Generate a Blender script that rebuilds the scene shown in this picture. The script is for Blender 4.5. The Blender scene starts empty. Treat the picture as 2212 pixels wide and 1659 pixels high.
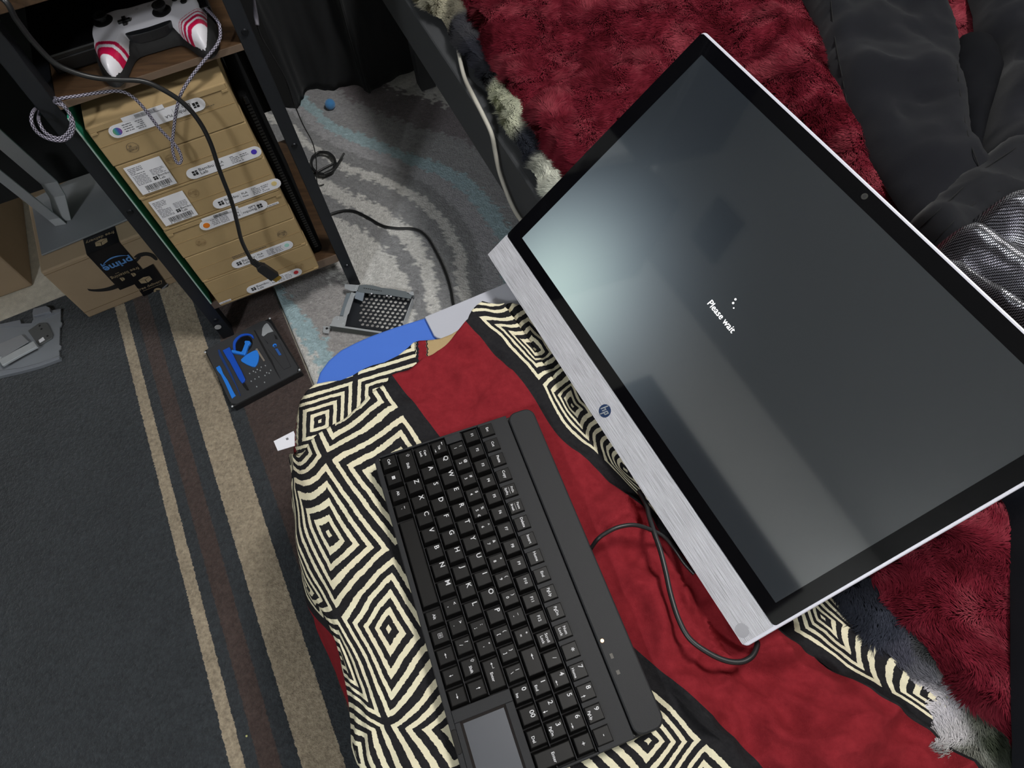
import bpy, bmesh, math, random
import numpy as np
from mathutils import Vector, Matrix, noise, geometry
random.seed(7); rng = np.random.default_rng(7)
SC = bpy.context.scene; COL = SC.collection

# ---------------------------------------------------------------- camera frame (world: Z up, metres, origin on the floor under the camera)
CX, CY, FPX, CAMH = 1106.0, 829.5, 1450.0, 1.16
M = np.array([[0.9979, -0.0319, -0.0572], [0.0, -0.8729, 0.4879], [-0.0655, -0.4869, -0.8710]])
_u, _s, _v = np.linalg.svd(M); M = _u @ _v
C0 = np.array([0, 0, CAMH])
def P(px, py, z):
    d = M @ np.array([(px-CX)/FPX, (py-CY)/FPX, 1.0]); return C0 + d*(z-CAMH)/d[2]
def V(px, py, o, n):
    d = M @ np.array([(px-CX)/FPX, (py-CY)/FPX, 1.0]); o = np.asarray(o, float); n = np.asarray(n, float)
    return C0 + d*(((o-C0)@n)/(d@n))
cam = bpy.data.objects.new('camera', bpy.data.cameras.new('camera')); COL.objects.link(cam)
Rc = Matrix(((M[0][0], -M[0][1], -M[0][2]), (M[1][0], -M[1][1], -M[1][2]), (M[2][0], -M[2][1], -M[2][2])))
cam.matrix_world = Matrix.Translation(C0) @ Rc.to_4x4()
cam.data.sensor_width = 36; cam.data.lens = FPX/2212*36; cam.data.clip_start = 0.02
SC.camera = cam
w = bpy.data.worlds.new('world'); SC.world = w; w.use_nodes = True
w.node_tree.nodes['Background'].inputs[0].default_value = (0.75, 0.85, 1, 1); w.node_tree.nodes['Background'].inputs[1].default_value = 0.16
SC.view_settings.view_transform = 'Standard'; SC.view_settings.look = 'None'
SC.view_settings.gamma = 1; SC.view_settings.use_curve_mapping = False
SC.view_settings.exposure = 0.15
def area(name, loc, target, size, power, col=(1, 1, 1), sy=None):
    l = bpy.data.lights.new(name, 'AREA'); l.energy = power; l.color = col; l.size = size
    if sy: l.shape = 'RECTANGLE'; l.size_y = sy
    o = bpy.data.objects.new(name, l); COL.objects.link(o); o.location = loc
    o.rotation_euler = (Vector(target)-Vector(loc)).to_track_quat('-Z', 'Y').to_euler(); return o
# ceiling lamp above the bed edge (main) and the glow of a second lamp near the camera side
area('ceiling_light', (0.60, 0.60, 2.44), (0.0, 0.5, 0), 0.42, 42, (1, 0.98, 0.95), 0.5)
area('second_light', (-1.05, -1.25, 2.44), (-0.4, 0.5, 0.2), 0.32, 40, (0.95, 0.98, 1), 0.35)

# ---------------------------------------------------------------- helpers
def srgb(h):
    if isinstance(h, str): c = [int(h[i:i+2], 16)/255 for i in (0, 2, 4)]
    else: c = list(h)
    return tuple((x/12.92 if x <= 0.04045 else ((x+0.055)/1.055)**2.4) for x in c)
class NT:
    def __init__(s, name):
        s.m = bpy.data.materials.new(name); s.m.use_nodes = True; s.t = s.m.node_tree; s.b = s.t.nodes['Principled BSDF']
    def n(s, typ, **kw):
        nd = s.t.nodes.new(typ)
        for k, v in kw.items():
            if k.startswith('i_'):
                key = k[2:]; key = int(key) if key.isdigit() else key.replace('_', ' ')
                nd.inputs[key].default_value = v
            else: setattr(nd, k, v)
        return nd
    def l(s, a, b): s.t.links.new(a, b)
    def math(s, op, a, b=None, c=None):
        nd = s.t.nodes.new('ShaderNodeMath'); nd.operation = op
        for i, x in enumerate((a, b, c)):
            if x is None: continue
            if isinstance(x, (int, float)): nd.inputs[i].default_value = x
            else: s.l(x, nd.inputs[i])
        return nd.outputs[0]
    def mix(s, f, a, b):
        nd = s.t.nodes.new('ShaderNodeMix'); nd.data_type = 'RGBA'
        for i, x in ((0, f), (6, a), (7, b)):
            if isinstance(x, (int, float)): nd.inputs[i].default_value = x
            elif isinstance(x, tuple): nd.inputs[i].default_value = (*x[:3], 1)
            else: s.l(x, nd.inputs[i])
        return nd.outputs[2]
    def noise(s, scale, detail=3, rough=0.6, coord='Object', vec=None):
        tc = s.t.nodes.new('ShaderNodeTexCoord'); nd = s.t.nodes.new('ShaderNodeTexNoise')
        nd.inputs['Scale'].default_value = scale; nd.inputs['Detail'].default_value = detail; nd.inputs['Roughness'].default_value = rough
        s.l(vec if vec is not None else tc.outputs[coord], nd.inputs['Vector']); return nd.outputs['Fac']
    def bump(s, h, strength, dist=0.001):
        nd = s.t.nodes.new('ShaderNodeBump'); nd.inputs['Strength'].default_value = strength; nd.inputs['Distance'].default_value = dist
        s.l(h, nd.inputs['Height']); s.l(nd.outputs[0], s.b.inputs['Normal'])
def mat(name, col, rough=0.6, metal=0, spec=0.5, var=0, vscale=8, bump=0, bscale=300, bdist=0.001, emit=None, sheen=0, alpha=None, trans=0, attr=None):
    k = NT(name); b = k.b; c = srgb(col)
    b.inputs['Base Color'].default_value = (*c, 1); b.inputs['Roughness'].default_value = rough; b.inputs['Metallic'].default_value = metal
    b.inputs['Specular IOR Level'].default_value = spec
    if sheen: b.inputs['Sheen Weight'].default_value = sheen
    if attr:
        a = k.n('ShaderNodeVertexColor', layer_name=attr); csock = a.outputs[0]
    else: csock = None
    if var:
        n_ = k.noise(vscale); f = k.math('MULTIPLY_ADD', n_, var*2, 1-var)
        if csock is None:
            rgb = k.n('ShaderNodeRGB'); rgb.outputs[0].default_value = (*c, 1); csock = rgb.outputs[0]
        vm = k.n('ShaderNodeVectorMath', operation='SCALE'); k.l(csock, vm.inputs[0]); k.l(f, vm.inputs[3]); csock = vm.outputs[0]
    if csock is not None: k.l(csock, b.inputs['Base Color'])
    if bump: k.bump(k.noise(bscale, 2), bump, bdist)
    if emit: b.inputs['Emission Color'].default_value = (*srgb(emit[0]), 1); b.inputs['Emission Strength'].default_value = emit[1]
    if trans: b.inputs['Transmission Weight'].default_value = trans
    return k.m
def tag(o, label=None, cat=None, group=None, kind=None):
    if label: o['label'] = label
    if cat: o['category'] = cat
    if group: o['group'] = group
    if kind: o['kind'] = kind
    return o
def root(name, loc, label, cat, group=None):
    o = bpy.data.objects.new(name, None); COL.objects.link(o); o.location = Vector(loc); o.empty_display_size = 0.02
    o['_loc'] = 0; del o['_loc']
    return tag(o, label, cat, group)
def wloc(o):
    v = Vector(o.location)
    while o.parent: o = o.parent; v += Vector(o.location)
    return v
def link(name, me, m, parent=None, smooth=False):
    o = bpy.data.objects.new(name, me)
    if m: me.materials.append(m)
    COL.objects.link(o)
    if parent:
        off = wloc(parent); me.transform(Matrix.Translation(-off)); o.parent = parent
    if smooth: me.polygons.foreach_set('use_smooth', [True]*len(me.polygons))
    return o
def frame(o, x, y, z):
    """4x4 with columns x,y,z and origin o"""
    m = Matrix.Identity(4)
    for i in range(3):
        m[i][0] = x[i]; m[i][1] = y[i]; m[i][2] = z[i]; m[i][3] = o[i]
    return m
I4 = Matrix.Identity(4)
class MB:
    def __init__(s): s.v = []; s.f = []; s.uv = []
    def add(s, vs, fs, T=None):
        b = len(s.v)
        s.v += [tuple((T @ Vector(p)) if T is not None else p) for p in vs]
        s.f += [tuple(i+b for i in f) for f in fs]; return s
    def box(s, x0, x1, y0, y1, z0, z1, T=None, tap=0):
        t = tap
        return s.add([(x0, y0, z0), (x1, y0, z0), (x1, y1, z0), (x0, y1, z0), (x0+t, y0+t, z1), (x1-t, y0+t, z1), (x1-t, y1-t, z1), (x0+t, y1-t, z1)],
                     [(3, 2, 1, 0), (4, 5, 6, 7), (0, 1, 5, 4), (1, 2, 6, 5), (2, 3, 7, 6), (3, 0, 4, 7)], T)
    def prism(s, pts, z0, z1, T=None, tap=0):
        n = len(pts); A = sum(pts[i][0]*pts[(i+1) % n][1]-pts[(i+1) % n][0]*pts[i][1] for i in range(n))
        if A < 0: pts = pts[::-1]
        cx = sum(p[0] for p in pts)/n; cy = sum(p[1] for p in pts)/n
        top = pts
        if tap: top = [(cx+(p[0]-cx)*(1-tap), cy+(p[1]-cy)*(1-tap)) for p in pts]
        vs = [(p[0], p[1], z0) for p in pts]+[(p[0], p[1], z1) for p in top]
        return s.add(vs, [tuple(range(n-1, -1, -1)), tuple(range(n, 2*n))]+[(i, (i+1) % n, n+(i+1) % n, n+i) for i in range(n)], T)
    def cyl(s, c, ax, r, h, n=20, T=None, r2=None):
        ax = Vector(ax).normalized(); q = ax.to_track_quat('Z', 'Y').to_matrix().to_4x4(); q.translation = Vector(c)
        TT = (T @ q) if T is not None else q; r2 = r if r2 is None else r2
        vs = [(r*math.cos(2*math.pi*i/n), r*math.sin(2*math.pi*i/n), 0) for i in range(n)]+[(r2*math.cos(2*math.pi*i/n), r2*math.sin(2*math.pi*i/n), h) for i in range(n)]
        return s.add(vs, [tuple(range(n-1, -1, -1)), tuple(range(n, 2*n))]+[(i, (i+1) % n, n+(i+1) % n, n+i) for i in range(n)], TT)
    def lathe(s, prof, n=24, T=None):
        vs = []; fs = []
        for r, z in prof: vs += [(r*math.cos(2*math.pi*i/n), r*math.sin(2*math.pi*i/n), z) for i in range(n)]
        for k in range(len(prof)-1):
            fs += [(k*n+i, k*n+(i+1) % n, (k+1)*n+(i+1) % n, (k+1)*n+i) for i in range(n)]
        fs += [tuple(range(n-1, -1, -1)), tuple((len(prof)-1)*n+i for i in range(n))]
        return s.add(vs, fs, T)
    def tube(s, pts, r, n=10, T=None, sub=8):
        pts = [Vector(p) for p in pts]; rr = r if isinstance(r, (list, tuple)) else [r]*len(pts)
        out = []; ro = []
        for i in range(len(pts)-1):
            p0 = pts[max(i-1, 0)]; p1 = pts[i]; p2 = pts[i+1]; p3 = pts[min(i+2, len(pts)-1)]
            for k in range(sub):
                t = k/sub
                out.append(0.5*((2*p1)+(p2-p0)*t+(2*p0-5*p1+4*p2-p3)*t*t+(3*p1-p0-3*p2+p3)*t**3)); ro.append(rr[i]*(1-t)+rr[i+1]*t)
        out.append(pts[-1]); ro.append(rr[-1])
        b = len(s.v); up = Vector((0.13, 0.2, 0.97)); nrm = None; L = 0; ub = []
        for i, p in enumerate(out):
            tg = (out[min(i+1, len(out)-1)]-out[max(i-1, 0)]).normalized()
            if nrm is None: nrm = tg.cross(up).normalized()
            nrm = (nrm-tg*nrm.dot(tg)).normalized(); bi = tg.cross(nrm)
            if i: L += (p-out[i-1]).length
            for k in range(n):
                a = 2*math.pi*k/n; q = p+(nrm*math.cos(a)+bi*math.sin(a))*ro[i]
                s.v.append(tuple(T @ q) if T is not None else tuple(q)); ub.append((k/n, L))
        for i in range(len(out)-1):
            for k in range(n):
                s.f.append((b+i*n+k, b+i*n+(k+1) % n, b+(i+1)*n+(k+1) % n, b+(i+1)*n+k))
                s.uv.append((len(s.f)-1, [(k/n, ub[i*n][1]), ((k+1)/n, ub[i*n][1]), ((k+1)/n, ub[(i+1)*n][1]), (k/n, ub[(i+1)*n][1])]))
        s.f.append(tuple(b+k for k in range(n-1, -1, -1))); e = b+(len(out)-1)*n; s.f.append(tuple(e+k for k in range(n)))
        return s
    def mesh(s, name='mesh'):
        me = bpy.data.meshes.new(name); me.from_pydata(s.v, [], s.f)
        if s.uv:
            ul = me.uv_layers.new(name='UVMap')
            for fi, uvs in s.uv:
                p = me.polygons[fi]
                for k, li in enumerate(p.loop_indices): ul.data[li].uv = uvs[k]
        me.update(); return me
    def build(s, name, m, parent=None, smooth=False, bevel=0, seg=2):
        o = link(name, s.mesh(name), m, parent, smooth)
        if bevel:
            bv = o.modifiers.new('bevel', 'BEVEL'); bv.width = bevel; bv.segments = seg; bv.limit_method = 'ANGLE'; bv.angle_limit = math.radians(40)
            bv.harden_normals = False
        return o
def text(name, s, size, T, m, parent, align='CENTER', ext=0.00012, sx=1.0, bold=0):
    cu = bpy.data.curves.new('t', 'FONT'); cu.body = s; cu.size = size; cu.align_x = align; cu.align_y = 'CENTER'; cu.extrude = ext; cu.resolution_u = 2
    cu.offset = bold
    o = bpy.data.objects.new('t', cu); me = bpy.data.meshes.new_from_object(o)
    me.transform(T @ Matrix.Diagonal((sx, 1, 1, 1))); me.name = name
    bpy.data.objects.remove(o); bpy.data.curves.remove(cu)
    return link(name, me, m, parent)
def rrect(x0, x1, y0, y1, r, n=6):
    out = []
    for cx, cy, a0 in ((x1-r, y1-r, 0), (x0+r, y1-r, 90), (x0+r, y0+r, 180), (x1-r, y0+r, 270)):
        for k in range(n+1):
            a = math.radians(a0+90*k/n); out.append((cx+r*math.cos(a), cy+r*math.sin(a)))
    return out
def dens(poly, h):
    out = []
    n = len(poly)
    for i in range(n):
        a = np.array(poly[i], float); b = np.array(poly[(i+1) % n], float); k = max(1, int(np.linalg.norm(b-a)/h))
        for j in range(k): out.append(a+(b-a)*j/k)
    return np.array(out)
def smoothloop(poly, k=4):
    p = np.array(poly, float); n = len(p); out = []
    for i in range(n):
        p0, p1, p2, p3 = p[i-1], p[i], p[(i+1) % n], p[(i+2) % n]
        for j in range(k):
            t = j/k; out.append(0.5*((2*p1)+(p2-p0)*t+(2*p0-5*p1+4*p2-p3)*t*t+(3*p1-p0-3*p2+p3)*t**3))
    return [tuple(q) for q in out]
def inside(pts, poly):
    x, y = pts[:, 0], pts[:, 1]; r = np.zeros(len(pts), bool); n = len(poly); j = n-1
    for i in range(n):
        xi, yi = poly[i]; xj, yj = poly[j]
        c = ((yi > y) != (yj > y)) & (x < (xj-xi)*(y-yi)/((yj-yi) if yj != yi else 1e-12)+xi); r ^= c; j = i
    return r
def segdist(pts, poly, closed=True):
    d = np.full(len(pts), 1e9); n = len(poly)
    for i in range(n if closed else n-1):
        a = np.array(poly[i]); b = np.array(poly[(i+1) % n]); ab = b-a; L = max(ab@ab, 1e-18)
        t = np.clip(((pts-a)@ab)/L, 0, 1); d = np.minimum(d, np.linalg.norm(pts-(a+t[:, None]*ab), axis=1))
    return d
def tri2d(poly, h, holes=()):
    """constrained triangulation of a 2-D polygon with interior points every h"""
    b = dens(poly, h); x0, y0 = b.min(0); x1, y1 = b.max(0)
    gx, gy = np.meshgrid(np.arange(x0+h/2, x1, h), np.arange(y0+h/2, y1, h)); g = np.c_[gx.ravel(), gy.ravel()]
    g[:, 0] += (np.round((g[:, 1]-y0)/h).astype(int) % 2)*h*0.5
    if len(g):
        g = g[inside(g, b)]
    if len(g): g = g[segdist(g, b) > h*0.45]
    pts = [Vector(p) for p in b]+[Vector(p) for p in g]; faces = [list(range(len(b)))]
    for hp in holes:
        k = len(pts); pts += [Vector(p) for p in hp]; faces.append(list(range(k, k+len(hp))))
    r = geometry.delaunay_2d_cdt(pts, [], faces, 1, 1e-7)
    v = np.array([tuple(p) for p in r[0]]); f = [tuple(t) for t in r[2]]
    if holes:
        c = np.array([v[list(t)].mean(0) for t in f]); keep = np.ones(len(f), bool)
        for hp in holes: keep &= ~inside(c, hp)
        f = [t for t, kk in zip(f, keep) if kk]
    ff = []
    for t in f:
        a, b_, c_ = v[t[0]], v[t[1]], v[t[2]]
        cr = (b_[0]-a[0])*(c_[1]-a[1])-(b_[1]-a[1])*(c_[0]-a[0]); ff.append(t if cr > 0 else t[::-1])
    return v, ff, b
def setcol(me, cols, name='Col'):
    a = me.color_attributes.new(name, 'FLOAT_COLOR', 'POINT'); c = np.ones((len(me.vertices), 4)); c[:, :3] = cols; a.data.foreach_set('color', c.ravel())
def nz3(x, y, s, seed=0.0): return noise.noise(Vector((x*s+seed, y*s-seed*0.7, seed)))
def pillow(name, poly, z0, H, wd, h, m, parent=None, extra=None, T=None, bottom=True, colf=None, power=0.5):
    """closed soft body over a 2-D outline: domed top, flat underside"""
    v, f, b = tri2d(poly, h); d = segdist(v, b); t = np.clip(d/wd, 0, 1); prof = (1-(1-t)**2)**power
    z = z0+H*prof
    if extra is not None: z = z+prof*np.array([extra(p[0], p[1]) for p in v])
    n = len(v); vs = [(p[0], p[1], zz) for p, zz in zip(v, z)]; fs = list(f)
    if bottom:
        vs += [(p[0], p[1], z0-0.0005) for p in v]; fs += [(t_[2]+n, t_[1]+n, t_[0]+n) for t_ in f]
        # close the rim
        ec = {}
        for t_ in f:
            for k in range(3):
                e = (t_[k], t_[(k+1) % 3]); ec[e] = 1
        for (a, b2) in list(ec):
            if (b2, a) not in ec: fs.append((b2, a, a+n, b2+n))
    mb = MB(); mb.add(vs, fs, T); me = mb.mesh(name)
    if colf is not None:
        c = np.array([colf(p[0], p[1]) for p in v]); setcol(me, np.r_[c, c] if bottom else c)
    return link(name, me, m, parent, smooth=True)
def px2(poly, z): return [tuple(P(x, y, z)[:2]) for x, y in poly]
def prism_px(name, poly, z0, z1, m, parent=None, bevel=0, smooth=False, tap=0):
    return MB().prism(px2(poly, z1), z0, z1, tap=tap).build(name, m, parent, bevel=bevel, smooth=smooth)

# room / shelf frame: D along the shelf front, N into the shelf
YAW = 0.4294
D3 = np.array([math.cos(YAW), math.sin(YAW), 0]); N3 = np.array([-math.sin(YAW), math.cos(YAW), 0]); Z3 = np.array([0, 0, 1.0])
BO = np.array([-.6546, .7883, 0])
TS = frame(BO, D3, N3, Z3)                         # local (d, n, z) -> world
def S(d, n, z): return tuple(BO+D3*d+N3*n+Z3*z)

# ---------------------------------------------------------------- materials
Mwall = mat('wall_paint', 'dddfdc', 0.9, bump=0.15, bscale=60)
Mceil = mat('ceiling_paint', 'a4a4a2', 0.95)
Mbeige = mat('beige_carpet', 'd2ccbe', 1, var=0.3, vscale=60, bump=0.8, bscale=500, bdist=0.003, spec=0.1)
Mcard = mat('cardboard', 'a58e68', 0.85, var=0.06, vscale=30, spec=0.2, bump=0.1, bscale=900)
Mcard2 = mat('cardboard_dull', 'a08c74', 0.85, var=0.07, vscale=25, spec=0.2, bump=0.1, bscale=700)
Mcardd = mat('cardboard_crease', '6d5738', 0.9)
Mpaper = mat('label_paper', 'e4e4ea', 0.55)
Mink = mat('black_ink', '1c1c1e', 0.6)
Mgreyink = mat('grey_ink', '6e6e74', 0.7)
Mstamp = mat('stamp_ink', '5d5248', 0.8)
Mblackmetal = mat('black_powder_metal', '23262b', 0.45, metal=0.3, spec=0.5, bump=0.05, bscale=800)
Mscrew = mat('screw_metal', '2e3034', 0.35, metal=0.8)
Msteel = mat('galvanised_steel', 'c2c7cc', 0.35, metal=0.35, var=0.12, vscale=60)
Mwhiteplastic = mat('white_plastic', 'e9e9f2', 0.3)
Mblackplastic = mat('black_plastic', '1d1d1f', 0.45, bump=0.08, bscale=1500)
Mrubber = mat('black_rubber', '17181a', 0.42, spec=0.6)
Mblue = mat('blue_plastic', '4672cf', 0.42, var=0.03, vscale=10)

# ---------------------------------------------------------------- the room
def struct(o, name=None): o['kind'] = 'structure'; return o
struct(MB().box(-1.3, 3.2, -2.6, .80, -0.05, 0, TS).build('floor', Mbeige))
struct(MB().box(-1.3, 3.2, -2.6, .80, 2.5, 2.55, TS).build('ceiling', Mceil))
struct(MB().box(-1.35, -1.3, -2.6, .85, 0, 2.5, TS).build('wall_left', Mwall))
struct(MB().box(-1.35, 3.25, .80, .85, 0, 2.5, TS).build('wall_back', Mwall))
struct(MB().box(3.2, 3.25, -2.6, .85, 0, 2.5, TS).build('wall_right', Mwall))
struct(MB().box(-1.35, 3.25, -2.65, -2.6, 0, 2.5, TS).build('wall_front', Mwall))
Mdoor = mat('dark_door', '2a2622', 0.5)
dr = struct(MB().box(-1.3, -1.27, -1.15, -.05, 0, 2.03, TS).build('door_1', Mdoor, bevel=.003))
MB().cyl(S(-1.27, -.16, 1.0), D3, .012, .05).tube([S(-1.225, -.16, 1.0), S(-1.225, -.22, 1.0), S(-1.225, -.27, 1.0)], .009).build('door_handle', Msteel, dr)
Mdark = mat('dark_cabinet', '1f2126', 0.35)
wc = MB().box(-1.3, -.80, .50, .80, 1.70, 2.36, TS).build('wall_cabinet', Mdark, bevel=.003)
tag(wc, 'dark wall cupboard mounted in the room corner', 'cabinet')
MB().box(-1.29, -1.055, .488, .50, 1.71, 2.35, TS).build('door', Mdark, wc, bevel=.002)
MB().box(-1.045, -.81, .488, .50, 1.71, 2.35, TS).build('door', Mdark, wc, bevel=.002)
w2_ = MB().box(-.58, .6, .55, .80, 2.04, 2.49, TS).build('wall_cabinet', Mdark, bevel=.003); tag(w2_, 'long dark cupboard hung high on the back wall under the ceiling', 'cabinet')
MB().box(-.57, .0, .538, .55, 2.05, 2.48, TS).build('door', Mdark, w2_, bevel=.002); MB().box(.01, .59, .538, .55, 2.05, 2.48, TS).build('door', Mdark, w2_, bevel=.002)
cv = MB().box(-.98, -.72, .24, .42, 2.48, 2.5, TS).build('ceiling_vent', Mdark); tag(cv, 'small dark vent grille in the ceiling', 'vent')
cl = MB().box(-.25, .25, -.25, .25, 2.455, 2.499, Matrix.Translation((0.60, 0.60, 0))).build('ceiling_lamp', mat('lamp_diffuser', 'ffffff', .5, emit=('fff6ea', 3)), bevel=.01)
tag(cl, 'square white ceiling lamp over the bed', 'lamp')
cl = MB().box(-.17, .17, -.17, .17, 2.455, 2.499, Matrix.Translation((-1.05, -1.25, 0))).build('ceiling_lamp', mat('lamp_diffuser_cool', 'ffffff', .5, emit=('eef4ff', 3)), bevel=.01)
tag(cl, 'smaller square ceiling lamp over the striped rug', 'lamp')

def tps(X, Y, reg=1e-4):
    """thin-plate spline through scattered points; returns a vectorised function"""
    X = np.asarray(X, float); Y = np.asarray(Y, float); n, dd = X.shape
    def K(r2): return np.where(r2 > 1e-18, r2*np.log(r2+1e-18), 0)*0.5
    r2 = ((X[:, None]-X[None])**2).sum(-1); A = K(r2)+reg*np.eye(n); Q = np.c_[np.ones(n), X]
    L = np.block([[A, Q], [Q.T, np.zeros((dd+1, dd+1))]]); c = np.linalg.solve(L, np.r_[Y, np.zeros((dd+1, Y.shape[1]))])
    def f(Z):
        Z = np.asarray(Z, float); out = []
        for i in range(0, len(Z), 20000):
            z = Z[i:i+20000]; r2 = ((z[:, None]-X[None])**2).sum(-1); out.append(K(r2)@c[:n]+np.c_[np.ones(len(z)), z]@c[n:])
        return np.vstack(out)
    return f

# ---------------------------------------------------------------- rugs
RA = np.array([-.8749, .7118]); RD = np.array([.4526, -.8917]); RN = np.array([.8917, .4526])
def R2(u, t): q = RA+RN*u+RD*t; return (q[0], q[1])
k = NT('striped_rug_pile'); geo = k.n('ShaderNodeNewGeometry')
vm = k.n('ShaderNodeVectorMath', operation='DOT_PRODUCT'); k.l(geo.outputs['Position'], vm.inputs[0]); vm.inputs[1].default_value = (RN[0], RN[1], 0)
jag = k.noise(220, 2); u = k.math('ADD', k.math('SUBTRACT', vm.outputs['Value'], float(RA@RN)), k.math('MULTIPLY', k.math('SUBTRACT', jag, .5), .006))
cr = k.n('ShaderNodeValToRGB'); cr.color_ramp.interpolation = 'CONSTANT'
u01 = k.math('MULTIPLY_ADD', u, 1/.5, .2)           # u -.1..+.4 -> 0..1
k.l(u01, cr.inputs[0]); e = cr.color_ramp.elements
blk, tan, brn = srgb('35393d'), srgb('a0937f'), srgb('483c39')
st = [(-.1, blk), (0, tan), (.0226, blk), (.0425, brn), (.0735, blk), (.101, tan), (.161, blk), (.190, brn)]
e[0].position = 0; e[0].color = (*blk, 1); e[1].position = (0+.1)/.5; e[1].color = (*tan, 1)
for uu, c in st[2:]: q = e.new((uu+.1)/.5); q.color = (*c, 1)
n1 = k.noise(150, 3, .75); n2 = k.noise(9, 3); f = k.math('MULTIPLY', k.math('MULTIPLY_ADD', n1, 1.7, .15), k.math('MULTIPLY_ADD', n2, .5, .75))
sc = k.n('ShaderNodeVectorMath', operation='SCALE'); k.l(cr.outputs[0], sc.inputs[0]); k.l(f, sc.inputs[3]); k.l(sc.outputs[0], k.b.inputs['Base Color'])
k.b.inputs['Roughness'].default_value = 1; k.b.inputs['Specular IOR Level'].default_value = .15; k.b.inputs['Sheen Weight'].default_value = .25
k.bump(n1, 1.0, .004)
MrugD = k.m
pts = [R2(u, t) for u, t in ((-1.0, -.27), (.329, -.27), (.329, 1.5), (-1.0, 1.5))]
o = MB().prism(pts, 0.0005, .011).build('striped_rug', MrugD, bevel=.003); tag(o, 'charcoal rug with tan and brown stripes covering the left of the floor', 'rug')
# swirl rug: band value field from curves read off the floor
curves = {0.2: [(860, 160), (960, 190), (1060, 240)], 1: [(800, 205), (880, 240), (960, 262), (1040, 300)], 2: [(720, 232), (800, 270), (880, 305), (960, 325), (1050, 370)],
          3: [(655, 225), (700, 268), (760, 300), (850, 335), (930, 365), (1005, 405), (1050, 455), (1085, 520), (1100, 580)],
          3.7: [(640, 240), (700, 290), (780, 330), (880, 370), (970, 420), (1020, 480), (1050, 560), (1060, 620)],
          4.6: [(650, 270), (690, 310), (760, 348), (860, 385), (940, 432), (990, 490), (1020, 570), (1030, 630)],
          5.2: [(660, 310), (735, 358), (800, 380), (900, 425), (960, 485), (998, 560), (1005, 640)],
          6: [(680, 345), (730, 385), (800, 412), (870, 447), (930, 503), (960, 580), (965, 650)],
          6.8: [(690, 395), (780, 447), (840, 482), (895, 540), (925, 600), (935, 660)],
          7.5: [(700, 440), (790, 485), (850, 532), (890, 590), (905, 665)],
          8.3: [(720, 500), (800, 555), (845, 605), (865, 680)], 9.2: [(640, 590), (700, 660), (745, 730), (790, 800)],
          10: [(600, 640), (650, 705), (700, 770), (720, 850)], 10.8: [(560, 640), (600, 720), (660, 800)]}
X = []; Yv = []
for v_, pl in curves.items():
    for p in pl: q = P(*p, .012); X.append((q[0], q[1])); Yv.append((v_,))
bf = tps(X, Yv, 1e-4)
hh = .005; us = np.arange(.331, 1.12, hh); ts = np.arange(-.70, .55, hh); U, T_ = np.meshgrid(us, ts); W2 = RA+U.ravel()[:, None]*RN+T_.ravel()[:, None]*RD
val = bf(W2)[:, 0]; nj = np.array([noise.noise(Vector((p[0]*70, p[1]*70, 1)))+.7*noise.noise(Vector((p[0]*190, p[1]*190, 5))) for p in W2]); val = val+nj*.22
lg, dg, mg, tl, mv, sp = (srgb('cfcecb'), srgb('8c8d8f'), srgb('9d9ea0'), srgb('a2bac1'), srgb('7a7377'), srgb('979799'))
bands = [(.6, lg), (1.4, mv), (2.6, sp), (3.22, tl), (4.1, srgb('a8a8ac')), (4.95, dg), (5.5, lg), (6.45, dg), (7.1, lg), (7.8, dg), (8.8, lg), (9.7, srgb('a09d9c')), (10.3, tl), (99, lg)]
cols = np.zeros((len(val), 3)); cols[:] = bands[0][1]
for i in range(1, len(bands)): cols[val > bands[i-1][0]] = bands[i][1]
cols *= (1+rng.normal(0, .10, len(val)))[:, None]
nu, nt_ = len(us), len(ts); idx = np.arange(nu*nt_).reshape(nt_, nu)
q = np.stack([idx[:-1, :-1], idx[1:, :-1], idx[1:, 1:], idx[:-1, 1:]], -1).reshape(-1, 4)
zr = .014+.0015*rng.random(len(val)); eu = (U.ravel() < .334) | (U.ravel() > us[-1]-.003) | (T_.ravel() < ts[0]+.003) | (T_.ravel() > ts[-1]-.003); zr[eu] = .001
me = bpy.data.meshes.new('swirl_rug'); me.from_pydata(np.c_[W2, zr].tolist(), [], q.tolist()); setcol(me, cols)
Mswirl = mat('swirl_rug_pile', 'ffffff', 1, attr='Col', spec=.1, var=.35, vscale=260, bump=1, bscale=260, bdist=.004, sheen=.2)
o = link('swirl_rug', me, Mswirl, smooth=True); tag(o, 'shaggy grey rug with curved light and teal swirls beside the bed', 'rug')

# ---------------------------------------------------------------- desk shelf unit
Mwood = NT('walnut_board'); tcn = Mwood.n('ShaderNodeTexCoord'); mp = Mwood.n('ShaderNodeMapping'); mp.inputs['Rotation'].default_value = (0, 0, -YAW); mp.inputs['Scale'].default_value = (6, 60, 60)
Mwood.l(tcn.outputs['Object'], mp.inputs[0]); g = Mwood.noise(1.5, 6, .7, vec=mp.outputs[0]); cr = Mwood.n('ShaderNodeValToRGB'); cr.color_ramp.elements[0].color = (*srgb('33251a'), 1); cr.color_ramp.elements[0].position = .3
cr.color_ramp.elements[1].color = (*srgb('5c442e'), 1); cr.color_ramp.elements[1].position = .75; Mwood.l(g, cr.inputs[0]); Mwood.l(cr.outputs[0], Mwood.b.inputs['Base Color']); Mwood.b.inputs['Roughness'].default_value = .45
Mwood.bump(g, .2, .001)
Medge = mat('board_edge', '6c5b4d', .5, var=.15, vscale=40)
desk = root('desk_shelf', S(.12, .15, 0), 'dark metal desk shelf unit with walnut boards standing on the rugs', 'shelf')
ZT = .714
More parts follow.
